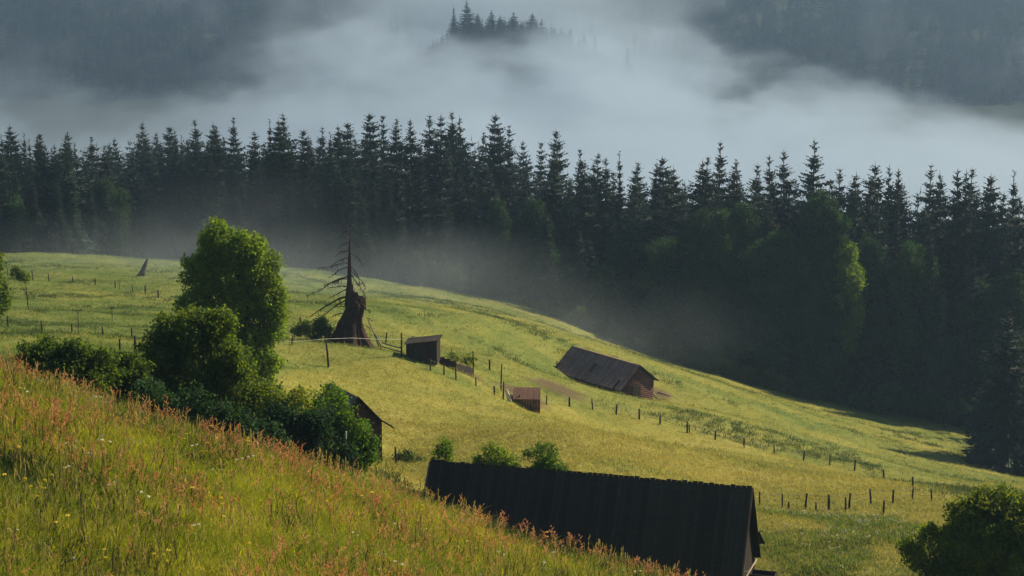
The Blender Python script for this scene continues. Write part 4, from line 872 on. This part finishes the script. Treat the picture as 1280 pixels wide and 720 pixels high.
X2 = rng.uniform(-520, 620, 5200); Y2 = rng.uniform(1420, 1950, 5200); x = np.r_[x, X2]; y = np.r_[y, Y2]; n = len(x)
hs = np.where(y < 1400, rng.uniform(.7, 1.0, n), rng.uniform(.8, 1.4, n))
scatter('far_mountain_forest', np.stack([x, y, H(x, y)], -1), np.stack([0 * x, 0 * x, rng.uniform(0, 6, n)], -1), hs, rng.integers(0, 4, n), low, 'dark forest on the mountainside behind the fog')

def volume_box(name, lo, hi, matv, label):
    g = MB(); c = [(a + b) / 2 for a, b in zip(lo, hi)]; g.box((0, 0, 0), [b - a for a, b in zip(lo, hi)]); o = g.build(name, matv); o.location = c; tag(o, label, kind='stuff'); return o
def vol_mat(name, col, g_):
    m = bpy.data.materials.new(name); m.use_nodes = True; t = m.node_tree
    for n_ in list(t.nodes):
        if n_.type == 'BSDF_PRINCIPLED': t.nodes.remove(n_)
    v = t.nodes.new('ShaderNodeVolumePrincipled'); v.inputs['Color'].default_value = (*col, 1); v.inputs['Anisotropy'].default_value = g_
    t.links.new(v.outputs[0], t.nodes['Material Output'].inputs['Volume']); return m, t, v
m, t, v = vol_mat('haze_air', (0.42, 0.65, 1.0), 0.25); v.inputs['Density'].default_value = 0.00015
volume_box('haze', (-2800, -2800, -225), (2800, 2800, 110), m, 'thin even air haze over the valley')
# fog bank filling the valley behind the forest
m, t, v = vol_mat('fog', (0.47, 0.59, 0.75), 0.3)
geo = N(t, 'ShaderNodeNewGeometry'); P = geo.outputs['Position']; sx = N(t, 'ShaderNodeSeparateXYZ'); t.links.new(P, sx.inputs[0])
mp = N(t, 'ShaderNodeMapping'); mp.inputs['Scale'].default_value = (1, .6, 2.0); mp.inputs['Rotation'].default_value = (0, .35, 0); t.links.new(P, mp.inputs[0])
nz = noise(t, 0.0085, 4, mp.outputs[0], .55)
def gauss(cx, rx, cyy, ry, amp):
    a = math_(t, 'POWER', math_(t, 'DIVIDE', math_(t, 'SUBTRACT', sx.outputs[0], cx), rx), 2.0); b_ = math_(t, 'POWER', math_(t, 'DIVIDE', math_(t, 'SUBTRACT', sx.outputs[1], cyy), ry), 2.0)
    return math_(t, 'MULTIPLY', math_(t, 'EXPONENT', math_(t, 'MULTIPLY', math_(t, 'ADD', a, b_), -1.0)), amp)
topz = -62.0
tz = math_(t, 'ADD', gauss(15, 75, 1120, 130, 32.0), gauss(300, 150, 1000, 500, -30.0)); tz = math_(t, 'ADD', math_(t, 'ADD', tz, gauss(-230, 130, 950, 500, -8.0)), gauss(70, 110, 900, 250, 3.0)); tz = math_(t, 'ADD', tz, topz)
tz = math_(t, 'ADD', tz, math_(t, 'MULTIPLY', math_(t, 'SUBTRACT', nz, 0.5), 190.0))
d = math_(t, 'MULTIPLY', math_(t, 'SUBTRACT', tz, sx.outputs[2]), 1 / 26.0)
n2 = noise(t, 0.012, 6, mp.outputs[0], .6); wv = N(t, 'ShaderNodeMapRange'); t.links.new(n2, wv.inputs[0]); wv.inputs[1].default_value = .40; wv.inputs[2].default_value = .60; wv.inputs[3].default_value = .04; wv.inputs[4].default_value = 1.4
d = math_(t, 'MULTIPLY', d, wv.outputs[0])
dn = N(t, 'ShaderNodeClamp'); t.links.new(d, dn.inputs[0]); den = math_(t, 'MULTIPLY', math_(t, 'MULTIPLY', dn.outputs[0], dn.outputs[0]), 0.010)
# soft ends
f0 = N(t, 'ShaderNodeMapRange'); t.links.new(sx.outputs[1], f0.inputs[0]); f0.inputs[1].default_value = 430; f0.inputs[2].default_value = 520
f1 = N(t, 'ShaderNodeMapRange'); t.links.new(sx.outputs[1], f1.inputs[0]); f1.inputs[1].default_value = 1230; f1.inputs[2].default_value = 1140
thin = N(t, 'ShaderNodeMapRange'); t.links.new(sx.outputs[0], thin.inputs[0]); thin.inputs[1].default_value = -230; thin.inputs[2].default_value = 20; thin.inputs[3].default_value = .24; thin.inputs[4].default_value = 1.0
thin2 = N(t, 'ShaderNodeMapRange'); t.links.new(sx.outputs[0], thin2.inputs[0]); thin2.inputs[1].default_value = 130; thin2.inputs[2].default_value = 330; thin2.inputs[3].default_value = 1.0; thin2.inputs[4].default_value = .3
den = math_(t, 'MULTIPLY', den, math_(t, 'MULTIPLY', thin.outputs[0], thin2.outputs[0]))
plug = N(t, 'ShaderNodeMapRange'); t.links.new(sx.outputs[2], plug.inputs[0]); plug.inputs[1].default_value = -80; plug.inputs[2].default_value = -94
den = math_(t, 'ADD', den, math_(t, 'MULTIPLY', gauss(8, 48, 1160, 70, .012), plug.outputs[0]))
den = math_(t, 'MULTIPLY', den, math_(t, 'MULTIPLY', f0.outputs[0], f1.outputs[0])); t.links.new(den, v.inputs['Density'])
fogm = m; FOG = volume_box('fog_bank', (-560, 425, -180), (700, 1240, -22), m, 'drifting fog bank filling the valley behind the forest')
m, t, v = vol_mat('fog_behind', (0.50, 0.62, 0.77), 0.15); geo = N(t, 'ShaderNodeNewGeometry'); P = geo.outputs['Position']; sx = N(t, 'ShaderNodeSeparateXYZ'); t.links.new(P, sx.inputs[0])
nb_ = noise(t, .012, 4, P); dd_ = math_(t, 'ADD', gauss(-10, 130, 1430, 400, 1.0), math_(t, 'MULTIPLY', math_(t, 'SUBTRACT', nb_, .5), 2.2)); dd_ = math_(t, 'MAXIMUM', math_(t, 'SUBTRACT', dd_, .25), 0.0)
zt_ = N(t, 'ShaderNodeMapRange'); t.links.new(sx.outputs[2], zt_.inputs[0]); zt_.inputs[1].default_value = 10; zt_.inputs[2].default_value = -60
t.links.new(math_(t, 'MULTIPLY', math_(t, 'MULTIPLY', dd_, zt_.outputs[0]), 0.011), v.inputs['Density'])
volume_box('fog_bank', (-620, 1372, -170), (520, 1600, 20), m, 'fog hanging behind the wooded spur')
# low mist lying at the forest foot
m, t, v = vol_mat('mist', (0.68, 0.8, 0.95), 0.3); tc = N(t, 'ShaderNodeTexCoord'); geo = N(t, 'ShaderNodeNewGeometry')
ln = N(t, 'ShaderNodeVectorMath', operation='LENGTH'); t.links.new(tc.outputs['Object'], ln.inputs[0])
fall = N(t, 'ShaderNodeMapRange'); t.links.new(ln.outputs['Value'], fall.inputs[0]); fall.inputs[1].default_value = 1.0; fall.inputs[2].default_value = 0.1
nn_ = noise(t, .07, 3, geo.outputs['Position']); q_ = math_(t, 'MULTIPLY', math_(t, 'POWER', fall.outputs[0], 1.5), math_(t, 'MULTIPLY', math_(t, 'MAXIMUM', math_(t, 'SUBTRACT', nn_, .3), 0), 3.0))
t.links.new(math_(t, 'MULTIPLY', q_, 0.0085), v.inputs['Density'])
for (px, py, Y, rx, ry, rz_, lab) in [(310, 300, 278, 26, 24, 12, 'pale mist at the foot of the forest behind the tall leafy tree'), (560, 345, 262, 24, 16, 8, 'thin mist along the forest foot in the upper middle'), (430, 345, 235, 34, 34, 7, 'mist lying over the meadow behind the dead spruce'), (170, 325, 260, 36, 34, 7, 'mist over the upper left meadow round the leaning dead trunk'), (720, 410, 250, 30, 26, 8, 'mist at the forest foot above the log barn')]:
    bm = bmesh.new(); bmesh.ops.create_icosphere(bm, subdivisions=3, radius=1); me = bpy.data.meshes.new('ground_mist'); bm.to_mesh(me); bm.free(); me.materials.append(m)
    o = link('ground_mist', me); o.location = at(px, py, Y); o.scale = (rx, ry, rz_); tag(o, lab, kind='stuff')
cy.volume_step_rate = 0.35
